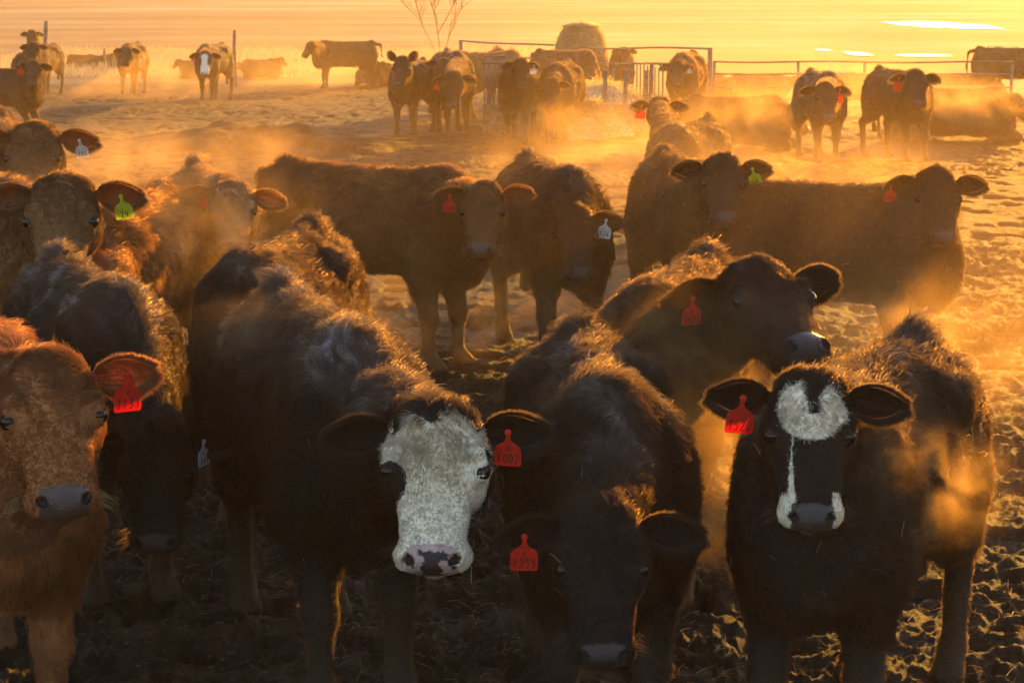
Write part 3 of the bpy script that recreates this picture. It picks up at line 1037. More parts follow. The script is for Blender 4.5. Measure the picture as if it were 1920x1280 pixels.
# -------------------------------------------------------------- one animal
def make_cow(spec, idx):
    s = spec.setdefault('s', 1.0)
    rng = np.random.default_rng(100 + idx)
    hd = R(spec.get('heading', 0))
    F = np.array([math.sin(hd), -math.cos(hd), 0.0]); L = np.cross(Z3, F)
    bl = spec.get('len', 1.08) * s
    top = (.74 if spec.get('lying') else 1.26) * s
    if 'T' in spec:
        T = np.array(at_height(*spec['T'], top)) if len(spec['T']) == 2 else np.array(at_dist(*spec['T']))
        W = T + F * bl
    elif 'W' in spec:
        W = np.array(at_height(*spec['W'], top)) if len(spec['W']) == 2 else np.array(at_dist(*spec['W']))
        T = W - F * bl
    else:
        g = np.array(at_height(*spec['G'], 0.02)) if len(spec['G']) == 2 else np.array(at_dist(*spec['G']))
        W = g; T = W - F * bl
    gz = tz((T[0] + W[0]) / 2, (T[1] + W[1]) / 2) - .015
    yaw = spec.get('yaw', spec.get('heading', 0)); pitch = spec.get('pitch', 52)
    if 'P' in spec:
        P = np.array(at_dist(*spec['P']))
    else:
        hp = spec.get('pose', 'up')
        z = {'up': 1.34, 'level': 1.2, 'down': .85, 'low': .6}[hp] - (.48 if spec.get('lying') else 0)
        fw = {'up': .42, 'level': .55, 'down': .66, 'low': .55}[hp]
        P = W * 1.0; P[2] = gz + z * s
        P[:2] += (F[:2] * .7 + np.array([math.sin(R(yaw)), -math.cos(R(yaw))]) * .3) * fw * s
    hk = spec.get('hs', 1.0) * s * 1.04
    H = HeadFrame(P, yaw, pitch, hk, spec.get('roll', 0), spec.get('hw', 1.28))
    S = SDF()
    body_prims(S, T, F, L, s, W, H, spec, rng, gz)
    head_prims(S, H, spec.get('mouth', False))
    d = P[1]
    lod = spec.get('lod', 0 if d < 9 else 1 if d < 18 else 2 if d < 38 else 3)
    h = (.018, .022, .032, .045)[lod]
    D, lo = S.grid(h)
    V, Fc = surface_nets(D, lo, h)
    # drop floating crumbs: none expected. refine + project onto the field
    def project(V, it=3):
        for _ in range(it):
            e = .004
            f0 = S.eval(V)
            g = np.stack([S.eval(V + np.eye(3)[i] * e) - f0 for i in range(3)], -1) / e
            g2 = (g ** 2).sum(1) + 1e-6
            V = V - np.clip(f0 / g2, -h, h)[:, None] * g
        return V
    if lod < 2: V = project(V, 2)
    faces = [tuple(q) for q in Fc]
    if lod <= 1:
        l, ss, u = H.inv(V)
        hm = (ss > -.02) & (ss < .55) & (np.abs(l) < .15) & (u > -.26)
        me0 = bpy.data.meshes.new('tmp'); me0.from_pydata(V.tolist(), [], faces)
        bm = bmesh.new(); bm.from_mesh(me0)
        ed = [e for e in bm.edges if hm[e.verts[0].index] and hm[e.verts[1].index]]
        bmesh.ops.subdivide_edges(bm, edges=ed, cuts=2 if lod == 0 else 1, use_grid_fill=True)
        bmesh.ops.triangulate(bm, faces=[f for f in bm.faces if len(f.verts) > 4])
        V = np.array([v.co[:] for v in bm.verts]); faces = [tuple(v.index for v in f.verts) for f in bm.faces]
        bm.free(); bpy.data.meshes.remove(me0)
        l, ss, u = H.inv(V)
        hm = (ss > -.04) & (ss < .56) & (np.abs(l) < .16) & (u > -.28)
        V2 = V.copy(); V2[hm] = project(V[hm], 3); V = V2
    nb_faces = len(faces); nb = len(V)
    ears = []; ear_info = {}
    Vall = [V]; off = nb
    for g in (-1, 1):
        Ve, Fe, o, N, A, Wd, Ln, hw, pts = ear_geo(H, g, spec, 14 if lod < 2 else 8, 9 if lod < 2 else 5)
        Vall.append(Ve); faces += [tuple(int(i) + off for i in f) for f in Fe]; off += len(Ve)
        ears.append((Ve, o, N, A, Wd, Ln, hw, pts)); ear_info[g] = (o, N, A, Wd, Ln, pts)
    Va = np.concatenate(Vall)
    base = np.array([(T[0] + W[0]) / 2, (T[1] + W[1]) / 2, gz])
    root = empty('cow', tuple(base))
    tag(root, spec['label'], spec.get('cat', 'cow'), spec.get('group', 'cattle of the herd'))
    Bz = (gz, T, W)
    C, wet, pad = coat_colour(Va, spec, H, Bz, idx * 7)
    ce = np.array(COATS[spec['coat']])
    C[nb:] = ce * (1.3 if spec['coat'] in ('red', 'russet', 'tan', 'brown') else 1.0)
    me = bpy.data.meshes.new('body')
    me.from_pydata((Va - base).tolist(), [], faces)
    me.materials.append(M['hide']); me.materials.append(M['ear'])
    mi = np.zeros(len(faces), np.int32); mi[nb_faces:] = 1
    me.polygons.foreach_set('material_index', mi)
    me.polygons.foreach_set('use_smooth', [True] * len(faces))
    a = me.attributes.new('tint', 'FLOAT_COLOR', 'POINT')
    a.data.foreach_set('color', np.concatenate([C, np.ones((len(C), 1))], 1).astype(np.float32).ravel())
    a = me.attributes.new('wet', 'FLOAT', 'POINT'); wet[nb:] = 0
    a.data.foreach_set('value', wet.astype(np.float32))
    me.update()
    body = link('body', me, root)
    # eyes
    if lod < 3:
        for g in (-1, 1):
            c = H.w(g * .0835, .176, -.040); r = .0245 * H.k
            bm = bmesh.new(); bmesh.ops.create_uvsphere(bm, u_segments=16, v_segments=10, radius=r)
            em = bpy.data.meshes.new('eye'); bm.to_mesh(em); bm.free()
            em.polygons.foreach_set('use_smooth', [True] * len(em.polygons)); em.materials.append(M['eye'])
            eo = link('eye', em, root); eo.location = tuple(c - base)
    # hair
    n_t = spec.get('nhair', (120000, 55000, 14000, 4500)[lod]); rad = (.00075, .0011, .0021, .0038)[lod]
    tri = []
    for f in faces[:nb_faces]:
        tri.append(f[:3])
        if len(f) == 4: tri.append((f[0], f[2], f[3]))
    tri = np.array(tri)
    nv = np.zeros_like(V); fn = np.cross(V[tri[:, 1]] - V[tri[:, 0]], V[tri[:, 2]] - V[tri[:, 0]])
    for q in range(3): np.add.at(nv, tri[:, q], fn)
    nv = nrm(nv)
    ctr = (T + W) / 2
    hc = build_hair(root, V, tri, nv, spec, H, F, gz, Bz, idx * 7, n_t, rad, ears)
    co = link('coat', hc, root)
    co.matrix_parent_inverse = Matrix.Translation(-root.location)
    # tag
    for tg in spec.get('tags', []):
        g, colr, text, mark = tg[:4]
        opt = tg[4] if len(tg) > 4 else {}
        o, N, A, Wd, Ln, pts = ear_info[g]
        i = int(pts.shape[0] * opt.get('at', .52)); anchor = (pts[i, 0] + pts[i, -1]) * .5 + N * .010 + Wd * .004
        ear_tag(root, anchor, N, opt.get('size', 1.0), colr, text, mark, opt.get('tilt', 0), opt.get('yaw', 0))
    return root

# ================================================================== the herd
HERD = [
 # ---- front row
 dict(label='shaggy red calf with ear tag 1133 in the lower left corner', coat='russet', s=1.1,
      W=(-10, 640), heading=24, P=(92, 672, 6.0), yaw=20, pitch=56, hw=1.38, hs=1.00, frost=.2, rime=0, hair=1.15,
      tags=[(1, 'red', '1133', True, dict(size=1.12, at=.50, yaw=0))], droop={1: -10, -1: 20}),
 dict(label='black calf hanging its head low behind the red calf, white frost over its hips', coat='black', s=1.03,
      T=(112, 470), heading=24, P=(290, 808, 7.35), yaw=4, pitch=72, frost=.8, rime=1.0,
      tags=[(1, 'white', '363', False, dict(size=.9, yaw=-62, at=.3))], droop={1: -8, -1: 40}),
 dict(label='big black calf with curly white face, pink muzzle and red ear tag 1002', coat='black', s=1.06,
      T=(530, 527), heading=19, P=(816, 768, 5.85), yaw=-2, pitch=62, hw=1.45, hs=1.03, mark='baldy', frost=.85, rime=.8, hair=1.1,
      tags=[(1, 'red', '1002', True, dict(at=.40, yaw=4))], droop={1: -4, -1: 4}),
 dict(label='black calf with lowered head and red ear tag 1259 in the front row', coat='black', s=1.0,
      T=(1090, 605), heading=3, len=1.05, P=(1130, 960, 5.62), yaw=0, pitch=70, hs=1.00, frost=.6, rime=.5, wide=1.12, hair=1.1,
      tags=[(-1, 'red', '1259', True, dict(size=1.0, at=.62))], droop={1: 4, -1: 8}),
 dict(label='black calf with white forehead patch, white muzzle sides and red tag 1520', coat='black', s=1.02,
      T=(1716, 612), heading=-26, P=(1520, 712, 5.8), yaw=-3, pitch=64, hs=0.97, mark='blaze', frost=.7, rime=.35, wide=1.05,
      tags=[(-1, 'red', '1520', False, dict(size=1.05, at=.46, tilt=-5))], droop={1: 2, -1: -6}),
 dict(label='dark calf with raised head turned to the right and red ear tag 1421', coat='darkbrown', s=1.03,
      T=(1325, 466), heading=-17, P=(1422, 484, 7.7), yaw=18, pitch=28, hs=1.22, frost=.35, rime=.1,
      tags=[(-1, 'red', '1421', True, dict(at=.50))], droop={1: -8, -1: 8}, earback={1: 10, -1: 10}),
 dict(label='shaggy dark brown calf with a tufted rump behind the white faced calf, head hidden', coat='darkbrown', s=1.03,
      T=(585, 418), heading=-9, P=(398, 640, 8.5), yaw=-15, pitch=65, frost=.5, rime=.2, hair=1.15),
 # ---- second row
 dict(label='brown calf with yellow ear tag 24 above the frosted black calf', coat='brown', s=1.12,
      W=(22, 338), hw=1.34, heading=24, P=(114, 334, 10.2), yaw=3, pitch=60, hs=1.2, frost=.3, rime=.0,
      tags=[(1, 'yellow', '24', False, dict(size=1.15, at=.52, tilt=6))], droop={1: -4, -1: 0}),
 dict(label='glowing orange red calf, head hidden, right of the calf tagged 24', coat='red', s=1.03,
      T=(298, 346), heading=-6, P=(205, 560, 10.0), yaw=-15, pitch=65, frost=.2, rime=.25, hair=1.3),
 dict(label='light brown calf with pink backlit ears and a small red tag', coat='tan', s=1.04,
      T=(368, 302), heading=17, P=(436, 345, 12.0), yaw=3, pitch=58, hs=0.99, frost=.15, rime=0,
      tags=[(-1, 'red', '', False, dict(size=.75, at=.35))], droop={1: 6, -1: -8}),
 dict(label='large reddish brown calf standing side on with red ear tag 1613 and a pale muzzle', coat='brown', s=1.03, len=1.24,
      T=(548, 297), heading=56, P=(906, 348, 12.2), yaw=-6, pitch=62, hs=0.97, frost=.12, rime=0, mouth=True, nose=(.3, .2, .2),
      tags=[(-1, 'red', '1613', False, dict(at=.55))], droop={1: -14, -1: -6}, fore={1: .02, -1: .0}),
 dict(label='dark calf with bowed head and white ear tag 354 beside the side on brown calf', coat='blackbrown', s=1.03,
      T=(990, 290), heading=14, P=(1080, 392, 12.5), yaw=8, pitch=64, hs=0.99, frost=.4, rime=.2,
      tags=[(1, 'white', '354', False, dict(size=1.1, at=.48, tilt=-10))], droop={1: 2, -1: 18}),
 dict(label='dark calf facing the camera with a yellow green ear tag 64', coat='blackbrown', s=1.03,
      T=(1248, 280), heading=10, P=(1356, 294, 12.3), yaw=0, pitch=56, hs=0.98, frost=.3, rime=.15,
      tags=[(1, 'yellow', '64', False, dict(at=.40, tilt=12))], droop={1: -4, -1: -2}),
 dict(label='dark brown calf standing side on at the right with red ear tag 1339', coat='darkbrown', s=1.03, len=1.02,
      W=(1715, 344), heading=70, P=(1760, 322, 11.9), yaw=0, pitch=60, hs=0.98, frost=.15, rime=0, wide=1.05,
      tags=[(-1, 'red', '1339', False, dict(size=.9, at=.80))], droop={1: 0, -1: 2}),
 dict(label='brown calf with white ear tag 391 at the left edge above the 24 calf', coat='brown', s=1.18,
      T=(6, 214), hw=1.3, heading=12, P=(62, 234, 13.8), yaw=2, pitch=58, hs=1.2, frost=.2, rime=0,
      tags=[(1, 'white', '391', False, dict(size=1.15, at=.50, tilt=8))], droop={1: -2, -1: 0}),
 # ---- middle distance
 dict(label='black calf lifting its head with bright red tag, right of the hay feeder', coat='black', s=.98,
      W=(1262, 232), heading=-22, P=(1237, 184, 20.6), yaw=0, pitch=54, hs=0.98, frost=.3, rime=0,
      tags=[(-1, 'red', '', False, dict(size=1.3, at=.45))], droop={1: -2, -1: -2}),
 dict(label='brown calf cut by the left edge, nearest of the three calves there', coat='darkbrown', s=.93,
      W=(50, 126), heading=70, P=(62, 115, 31.0), yaw=4, pitch=60, hs=0.99, frost=.2, rime=0,
      tags=[(-1, 'red', '', False, dict(size=1.2))]),
 dict(label='black calf standing just behind the brown one at the left edge', coat='black', s=.98,
      G=(46, 175, 43.0), heading=8, P=(62, 80, 42.0), yaw=2, pitch=60, hs=0.98),
 dict(label='farthest of the three calves at the left edge, rump beside the leaning post', coat='darkbrown', s=1.02,
      G=(72, 160, 53.0), heading=-10, P=(58, 57, 52.0), yaw=-6, pitch=58, hs=0.98, tags=[(1, 'yellow', '', False, dict(size=1.1))]),
 dict(label='brown calf facing the camera alone at the far edge of the yard', coat='darkbrown', s=1.05,
      G=(242, 176), heading=-3, P=(236, 88, 46.4), yaw=-6, pitch=64, frost=.3, rime=0, tags=[(-1, 'red', '', False, dict(size=1.2))]),
 dict(label='distant brown calf with a long white face beside the tall fence post', coat='darkbrown', s=1.08,
      G=(388, 187), heading=-12, P=(384, 97, 41.0), yaw=0, pitch=70, hs=1.00, mark='whiteface', tags=[(-1, 'red', '', False, dict(size=1.0))]),
 dict(label='brown calf standing in profile facing left at the far edge of the yard', coat='darkbrown', s=1.04, len=1.25,
      G=(608, 165), heading=-88, P=(580, 78, 53.3), yaw=-60, pitch=56, hs=0.99, frost=.15),
 dict(label='dark calf with upright ears standing left of the group at the feeder', coat='darkbrown', s=1.0,
      G=(757, 252), heading=-16, P=(752, 108, 29.3), yaw=-16, pitch=66, frost=.5, rime=.5, droop={1: -62, -1: -62}),
 dict(label='black calf with straw on its bowed head left of the feeder', coat='black', s=1.12,
      G=(858, 252), heading=10, P=(850, 138, 28.6), yaw=2, pitch=78, frost=.6, rime=.6, wide=1.05, tags=[(-1, 'red', '', False, dict(size=1.1))],
      hind={1: .1, -1: .18}, droop={1: 10, -1: 25}),
 dict(label='brown calf looking over the back of the black calf with straw', coat='darkbrown', s=1.0,
      G=(826, 215), heading=-18, P=(832, 110, 33.8), yaw=-4, pitch=58, droop={1: -15, -1: 0}),
 dict(label='orange lit calf feeding with its rump raised left of the steel bars', coat='red', s=1.03,
      T=(872, 106, 39.5), heading=125, pose='down', pitch=55, frost=.2, rime=0, hair=1.2),
 dict(label='pale hazy brown calf peering over the steel bars of the feeder', coat='brown', s=1.05,
      G=(935, 195, 42.5), heading=2, P=(935, 100, 41.8), yaw=0, pitch=60, frost=.2),
 dict(label='black calf with a white ear tag facing the camera in front of the feeder bars', coat='black', s=1.03,
      G=(968, 262, 32.6), heading=-6, P=(976, 112, 31.8), yaw=6, pitch=62, hs=0.99, frost=.3, wide=1.1, tags=[(1, 'white', '', False, dict(size=1.3))]),
 dict(label='dark steaming calf with bowed head between the black calf and the hay bale', coat='blackbrown', s=1.02,
      G=(1042, 262, 32.5), heading=-12, P=(1034, 150, 31.5), yaw=-5, pitch=72, frost=.3, wide=1.1),
 dict(label='brown calf pulling hay with lowered head below the round bale', coat='brown', s=1.05,
      G=(1098, 225, 39.4), heading=50, P=(1118, 150, 38.7), yaw=50, pitch=64, frost=.2),
 dict(label='hazy brown calf facing the camera at the right end of the feeder', coat='brown', s=1.05,
      G=(1278, 215, 37.0), heading=-14, P=(1270, 116, 36.3), yaw=0, pitch=60, frost=.3, tags=[(1, 'white', '', False, dict(size=1.0))]),
 dict(label='dark brown calf facing the camera, left one of the pair before the rail fence', coat='darkbrown', s=1.0,
      G=(1550, 300), heading=5, P=(1550, 156, 22.2), yaw=4, pitch=64, hs=0.97, frost=.5, tags=[(1, 'red', '', False, dict(size=1.4, at=.3))]),
 dict(label='dark calf with raised head, right one of the pair before the rail fence', coat='blackbrown', s=1.02,
      G=(1712, 298), heading=17, P=(1719, 132, 22.6), yaw=4, pitch=60, hs=0.97, frost=.3, tags=[(-1, 'red', '', False, dict(size=1.4, at=.4))], hind={1: .05, -1: -.1}),
 dict(label='steaming calf lying on the ground left of the pair by the fence', coat='darkbrown', s=1.08, lying=True,
      G=(1445, 262, 31.0), heading=72, P=(1490, 196, 30.4), yaw=60, pitch=55, frost=.2),
 dict(label='brown calf lying on the ground at the right edge with its head up', coat='brown', s=1.15, lying=True, len=1.3,
      G=(1862, 248, 33.0), heading=82, P=(1908, 176, 32.5), yaw=55, pitch=45, frost=.2),
 dict(label='calf rump entering at the right edge behind the lying calf', coat='brown', s=1.05, len=1.25,
      G=(1945, 182, 46.0), heading=88, pose='level', frost=.2),
 # ---- beyond the fences
 dict(label='hazy calf behind the sloping rail just right of the hay bale', coat='darkbrown', s=1.05,
      G=(1168, 188, 50.0), heading=0, pose='up'),
 dict(label='hazy calf lying behind the rail fence by its left post', coat='darkbrown', s=1.0, lying=True,
      G=(1352, 186, 54.5), heading=20, pose='level'),
 dict(label='hazy calf lying behind the rail fence above the steaming calf', coat='darkbrown', s=1.0, lying=True,
      G=(1455, 186, 55.0), heading=88, pose='level'),
 dict(label='hazy calf lying behind the rail fence just left of its middle post', coat='darkbrown', s=1.0, lying=True,
      G=(1590, 186, 56.0), heading=-86, pose='level'),
 dict(label='hazy calf lying behind the right panel of the rail fence', coat='darkbrown', s=1.0, lying=True,
      G=(1830, 186, 55.0), heading=86, pose='level'),
 dict(label='distant calf lying beyond the yard left of the white faced one', coat='darkbrown', s=.72, lying=True,
      G=(352, 146, 61.5), heading=-70, pose='up'),
 dict(label='distant calf lying beyond the yard just right of the tall post', coat='darkbrown', s=.72, lying=True,
      G=(470, 148, 61.5), heading=-86, pose='level'),
 dict(label='distant calf lying second to the right of the tall post', coat='darkbrown', s=.72, lying=True,
      G=(512, 146, 63.0), heading=86, pose='up'),
 dict(label='small distant calf lying beyond the yard right of the leaning post', coat='darkbrown', s=.66, lying=True,
      G=(172, 128, 68.0), heading=80, pose='level'),
 dict(label='small distant calf lying between the short post and the lone facing calf', coat='brown', s=.66, lying=True,
      G=(212, 127, 69.0), heading=-80, pose='level'),
 dict(label='distant calf lying in steam right of the calf in profile', coat='darkbrown', s=.85, lying=True,
      G=(702, 158, 57.0), heading=20, pose='up'),
 dict(label='distant calf lying in steam close left of the calf with upright ears', coat='darkbrown', s=.85, lying=True,
      G=(727, 158, 57.0), heading=-20, pose='up'),
]

build_ground()

# ------------------------------------------------------------------ air
HAZE_DENSITY = 0.0005
def volume_mat(name, col, dens, aniso):
    m = bpy.data.materials.new(name); m.use_nodes = True
    nt = m.node_tree; nt.nodes.remove(nt.nodes['Principled BSDF'])
    v = nd(nt, 'ShaderNodeVolumePrincipled')
    v.inputs['Color'].default_value = (*col, 1)
    v.inputs['Density'].default_value = dens
    v.inputs['Anisotropy'].default_value = aniso
    nt.links.new(v.outputs[0], nt.nodes['Material Output'].inputs['Volume'])
    return m, nt, v
def box(x0, x1, y0, y1, z0, z1):
    vs = [(x, y, z) for z in (z0, z1) for y in (y0, y1) for x in (x0, x1)]
    return vs, [(0, 2, 3, 1), (4, 5, 7, 6), (0, 1, 5, 4), (2, 6, 7, 3), (0, 4, 6, 2), (1, 3, 7, 5)]
hm, _, _ = volume_mat('haze_air', (1.0, 0.77, 0.48), HAZE_DENSITY, 0.40)
V, Fc = box(-720, 720, -60, 1300, -2.2, 6.2)
haze = mesh_obj('haze', V, Fc, [hm], None, False)
tag(haze, kind='stuff')

sm, nt, v = volume_mat('steam_air', (1.0, 0.64, 0.27), 1.0, 0.45)
tc = nd(nt, 'ShaderNodeTexCoord'); geo = nd(nt, 'ShaderNodeNewGeometry')
ln = nd(nt, 'ShaderNodeVectorMath', operation='LENGTH'); nt.links.new(tc.outputs['Object'], ln.inputs[0])
fall = nd(nt, 'ShaderNodeMapRange', interpolation_type='SMOOTHSTEP')
fall.inputs['From Min'].default_value = 1.0; fall.inputs['From Max'].default_value = 0.05
nt.links.new(ln.outputs['Value'], fall.inputs['Value'])
oi = nd(nt, 'ShaderNodeObjectInfo')
cm = nd(nt, 'ShaderNodeSeparateColor'); nt.links.new(oi.outputs['Color'], cm.inputs[0])
# red channel: density, green: noise scale
ns = nd(nt, 'ShaderNodeTexNoise', i_Detail=4.0, i_Roughness=0.6, i_Distortion=1.2)
nt.links.new(geo.outputs['Position'], ns.inputs['Vector']); nt.links.new(cm.outputs[1], ns.inputs['Scale'])
nr = nd(nt, 'ShaderNodeMapRange', interpolation_type='SMOOTHSTEP'); nr.inputs["From Min"].default_value = 0.38; nr.inputs['From Max'].default_value = 0.70
nt.links.new(ns.outputs[0], nr.inputs['Value'])
m1 = nd(nt, 'ShaderNodeMath', operation='MULTIPLY'); nt.links.new(fall.outputs[0], m1.inputs[0]); nt.links.new(nr.outputs[0], m1.inputs[1])
m2 = nd(nt, 'ShaderNodeMath', operation='MULTIPLY'); nt.links.new(m1.outputs[0], m2.inputs[0]); nt.links.new(cm.outputs[0], m2.inputs[1])
nt.links.new(m2.outputs[0], v.inputs['Density'])
def steam(px, py, y, rx, ry, rz, dens, scale, label):
    bm = bmesh.new(); bmesh.ops.create_icosphere(bm, subdivisions=3, radius=1.0)
    me = bpy.data.meshes.new('steam'); bm.to_mesh(me); bm.free(); me.materials.append(sm)
    o = link('steam', me); o.location = at_dist(px, py, y); o.scale = (rx, ry, rz)
    o.color = (dens * (.75 if dens > .85 else 1.35 if dens > .05 else 1), scale, 0, 1)
    tag(o, label, 'steam', 'puffs of breath and steam over the herd', 'stuff')
    return o

# ------------------------------------------------------------------ yard furniture
def post(px, y, top_py, rad, lean, label, name='fence_post'):
    b = at_dist(px, 300, y); gz = tz(b.x, y)
    t = at_dist(px, top_py, y)
    root = empty(name, (b.x, y, gz))
    hgt = t.z - gz
    n = 9
    path = [Vector((lean * hgt * f + .012 * math.sin(f * 7), .01 * math.cos(f * 5), -.25 + (hgt + .25) * f)) for f in np.linspace(0, 1, n)]
    vs, fs = tube(path, [rad * (1.05 - .12 * f + .05 * math.sin(f * 23)) for f in np.linspace(0, 1, n)], 10)
    mesh_obj('shaft', vs, fs, [M['wood']], root, True)
    vs, fs = tube([path[-1], path[-1] + Vector((0, 0, .015))], [rad * .93, rad * .7], 10)
    mesh_obj('cut_top', vs, fs, [M['wood']], root, False)
    tag(root, label, 'post', 'wooden posts along the far edge of the yard')
post(90, 55, 41, .062, .05, 'tall leaning wooden post right of the three calves at the left edge')
post(203, 68, 92, .05, 0, 'short wooden post standing in grass left of the lone brown calf')
post(445, 56.5, 58, .052, .0, 'tall upright wooden post right of the distant white faced calf')
post(7, 66, 92, .05, 0, 'short wooden post at the extreme left edge of the photo')

def rail_fence(xa, ya, xb, yb, hgt, rails, posts, label, rad=.020, prad=.035):
    root = empty('rail_fence', (xa, ya, tz(xa, ya)))
    o = root.location
    g = lambda f: Vector((xa + (xb - xa) * f, ya + (yb - ya) * f, tz(xa + (xb - xa) * f, ya + (yb - ya) * f)))
    for f in posts:
        p = g(f) - o
        vs, fs = tube([p - Vector((0, 0, .2)), p + Vector((0, 0, hgt + .02))], prad, 10)
        mesh_obj('post', vs, fs, [M['steel']], root)
    for r_ in rails:
        n = 24
        a, b = g(posts[0]) - o, g(posts[-1]) - o
        pth = [(g(posts[0] + (posts[-1] - posts[0]) * q / n) - o) + Vector((0, -.055, r_ - .012 * math.sin(math.pi * 4 * q / n))) for q in range(n + 1)]
        vs, fs = tube(pth, rad, 8)
        mesh_obj('rail', vs, fs, [M['steel']], root)
    tag(root, label, 'fence', 'steel pipe fences behind the feeder')
rail_fence(-1.42, 57, 4.35, 44.9, 1.28, (1.28, .92), (0, 1.0), 'sloping steel pipe rail fence running behind the round hay bale', .025, .06)
rail_fence(4.45, 44.9, 10.9, 44.0, 1.0, (1.0, .74, .46, .2), (0, .28, .50, .98), 'four rail steel pipe fence on the right behind the pair of standing calves')

hay = plain('hay', (0.60, 0.48, 0.28), 0.8, 0.3, (22, .45, 1.35), 1.0, 70)
def straw_curves(name, P, D, le, rad, col, parent=None, sag=.3):
    n = len(P); rng = np.random.default_rng(n)
    p1 = P + D * (le * .5)[:, None]; p2 = P + D * le[:, None] - Z3 * (le * sag)[:, None]
    hc = bpy.data.hair_curves.new(name); hc.add_curves([3] * n)
    hc.attributes['position'].data.foreach_set('vector', np.stack([P, p1, p2], 1).astype(np.float32).ravel())
    ra = hc.attributes.get('radius') or hc.attributes.new('radius', 'FLOAT', 'POINT')
    ra.data.foreach_set('value', np.tile(np.array([1, .9, .5]) * rad, n).astype(np.float32))
    ca = hc.attributes.new('tint', 'FLOAT_COLOR', 'CURVE')
    cc = np.array(col)[None] * rng.uniform(.6, 1.3, n)[:, None]
    ca.data.foreach_set('color', np.concatenate([cc, np.ones((n, 1))], 1).astype(np.float32).ravel())
    hc.materials.append(M['fur'])
    o = link(name, hc, parent)
    return o

def bale():
    y = 51.0; c = at_dist(1090, 100, y); gz = tz(c.x, y)
    top = at_dist(1090, 57, y).z
    hgt = top - gz + .03; root = empty('hay_bale', (c.x, y, gz))
    n, m = 64, 30; vs, fs = [], []
    for i in range(m + 1):
        f = i / m
        rr = .50 + .14 * (1 - f) - .13 * max(0, (f - .72) / .28) ** 2.4
        for k in range(n):
            a = math.tau * k / n
            w = 1 + .05 * float(vnoise(np.array([a * 3.0 + 9]), np.array([f * 6.0]), 3)[0]) + .04 * math.sin(a * 3 + f * 5) + .05 * float(vnoise(np.array([a * 9.0]), np.array([f * 22.0]), 4)[0])
            vs.append((rr * w * math.cos(a), rr * w * math.sin(a), hgt * f))
    for i in range(m):
        for k in range(n): fs.append((i * n + k, i * n + (k + 1) % n, (i + 1) * n + (k + 1) % n, (i + 1) * n + k))
    vs.append((0.02, 0, hgt + .13)); t = len(vs) - 1
    for k in range(n): fs.append((m * n + k, m * n + (k + 1) % n, t))
    mesh_obj('bale_body', vs, fs, [hay], root)
    N_ = 16000; rng = np.random.default_rng(3)
    a = rng.uniform(0, math.tau, N_); f = rng.uniform(0, 1.02, N_)
    rr = .52 + .14 * (1 - f) - .13 * np.clip((f - .72) / .28, 0, 1) ** 2.4
    topm = rng.random(N_) < .2
    rr = np.where(topm, np.sqrt(rng.random(N_)) * .42, rr); zz = np.where(topm, hgt + .03 + .10 * np.clip(1 - rr / .4, 0, 1), hgt * np.minimum(f, 1))
    P = np.stack([rr * np.cos(a), rr * np.sin(a), zz], -1)
    nrmv = np.stack([np.cos(a), np.sin(a), np.where(topm, 1.2, 0)], -1)
    D = nrm(nrmv * .8 + np.stack([-np.sin(a), np.cos(a), 0 * a], -1) * rng.normal(0, 1, (N_, 1)) + rng.normal(0, .4, (N_, 3)))
    straw_curves('loose_straw', P, D, rng.uniform(.05, .16, N_), .005, (.62, .48, .27), root)
    tag(root, 'tall round hay bale standing on end behind the feeder', 'hay bale')
bale()

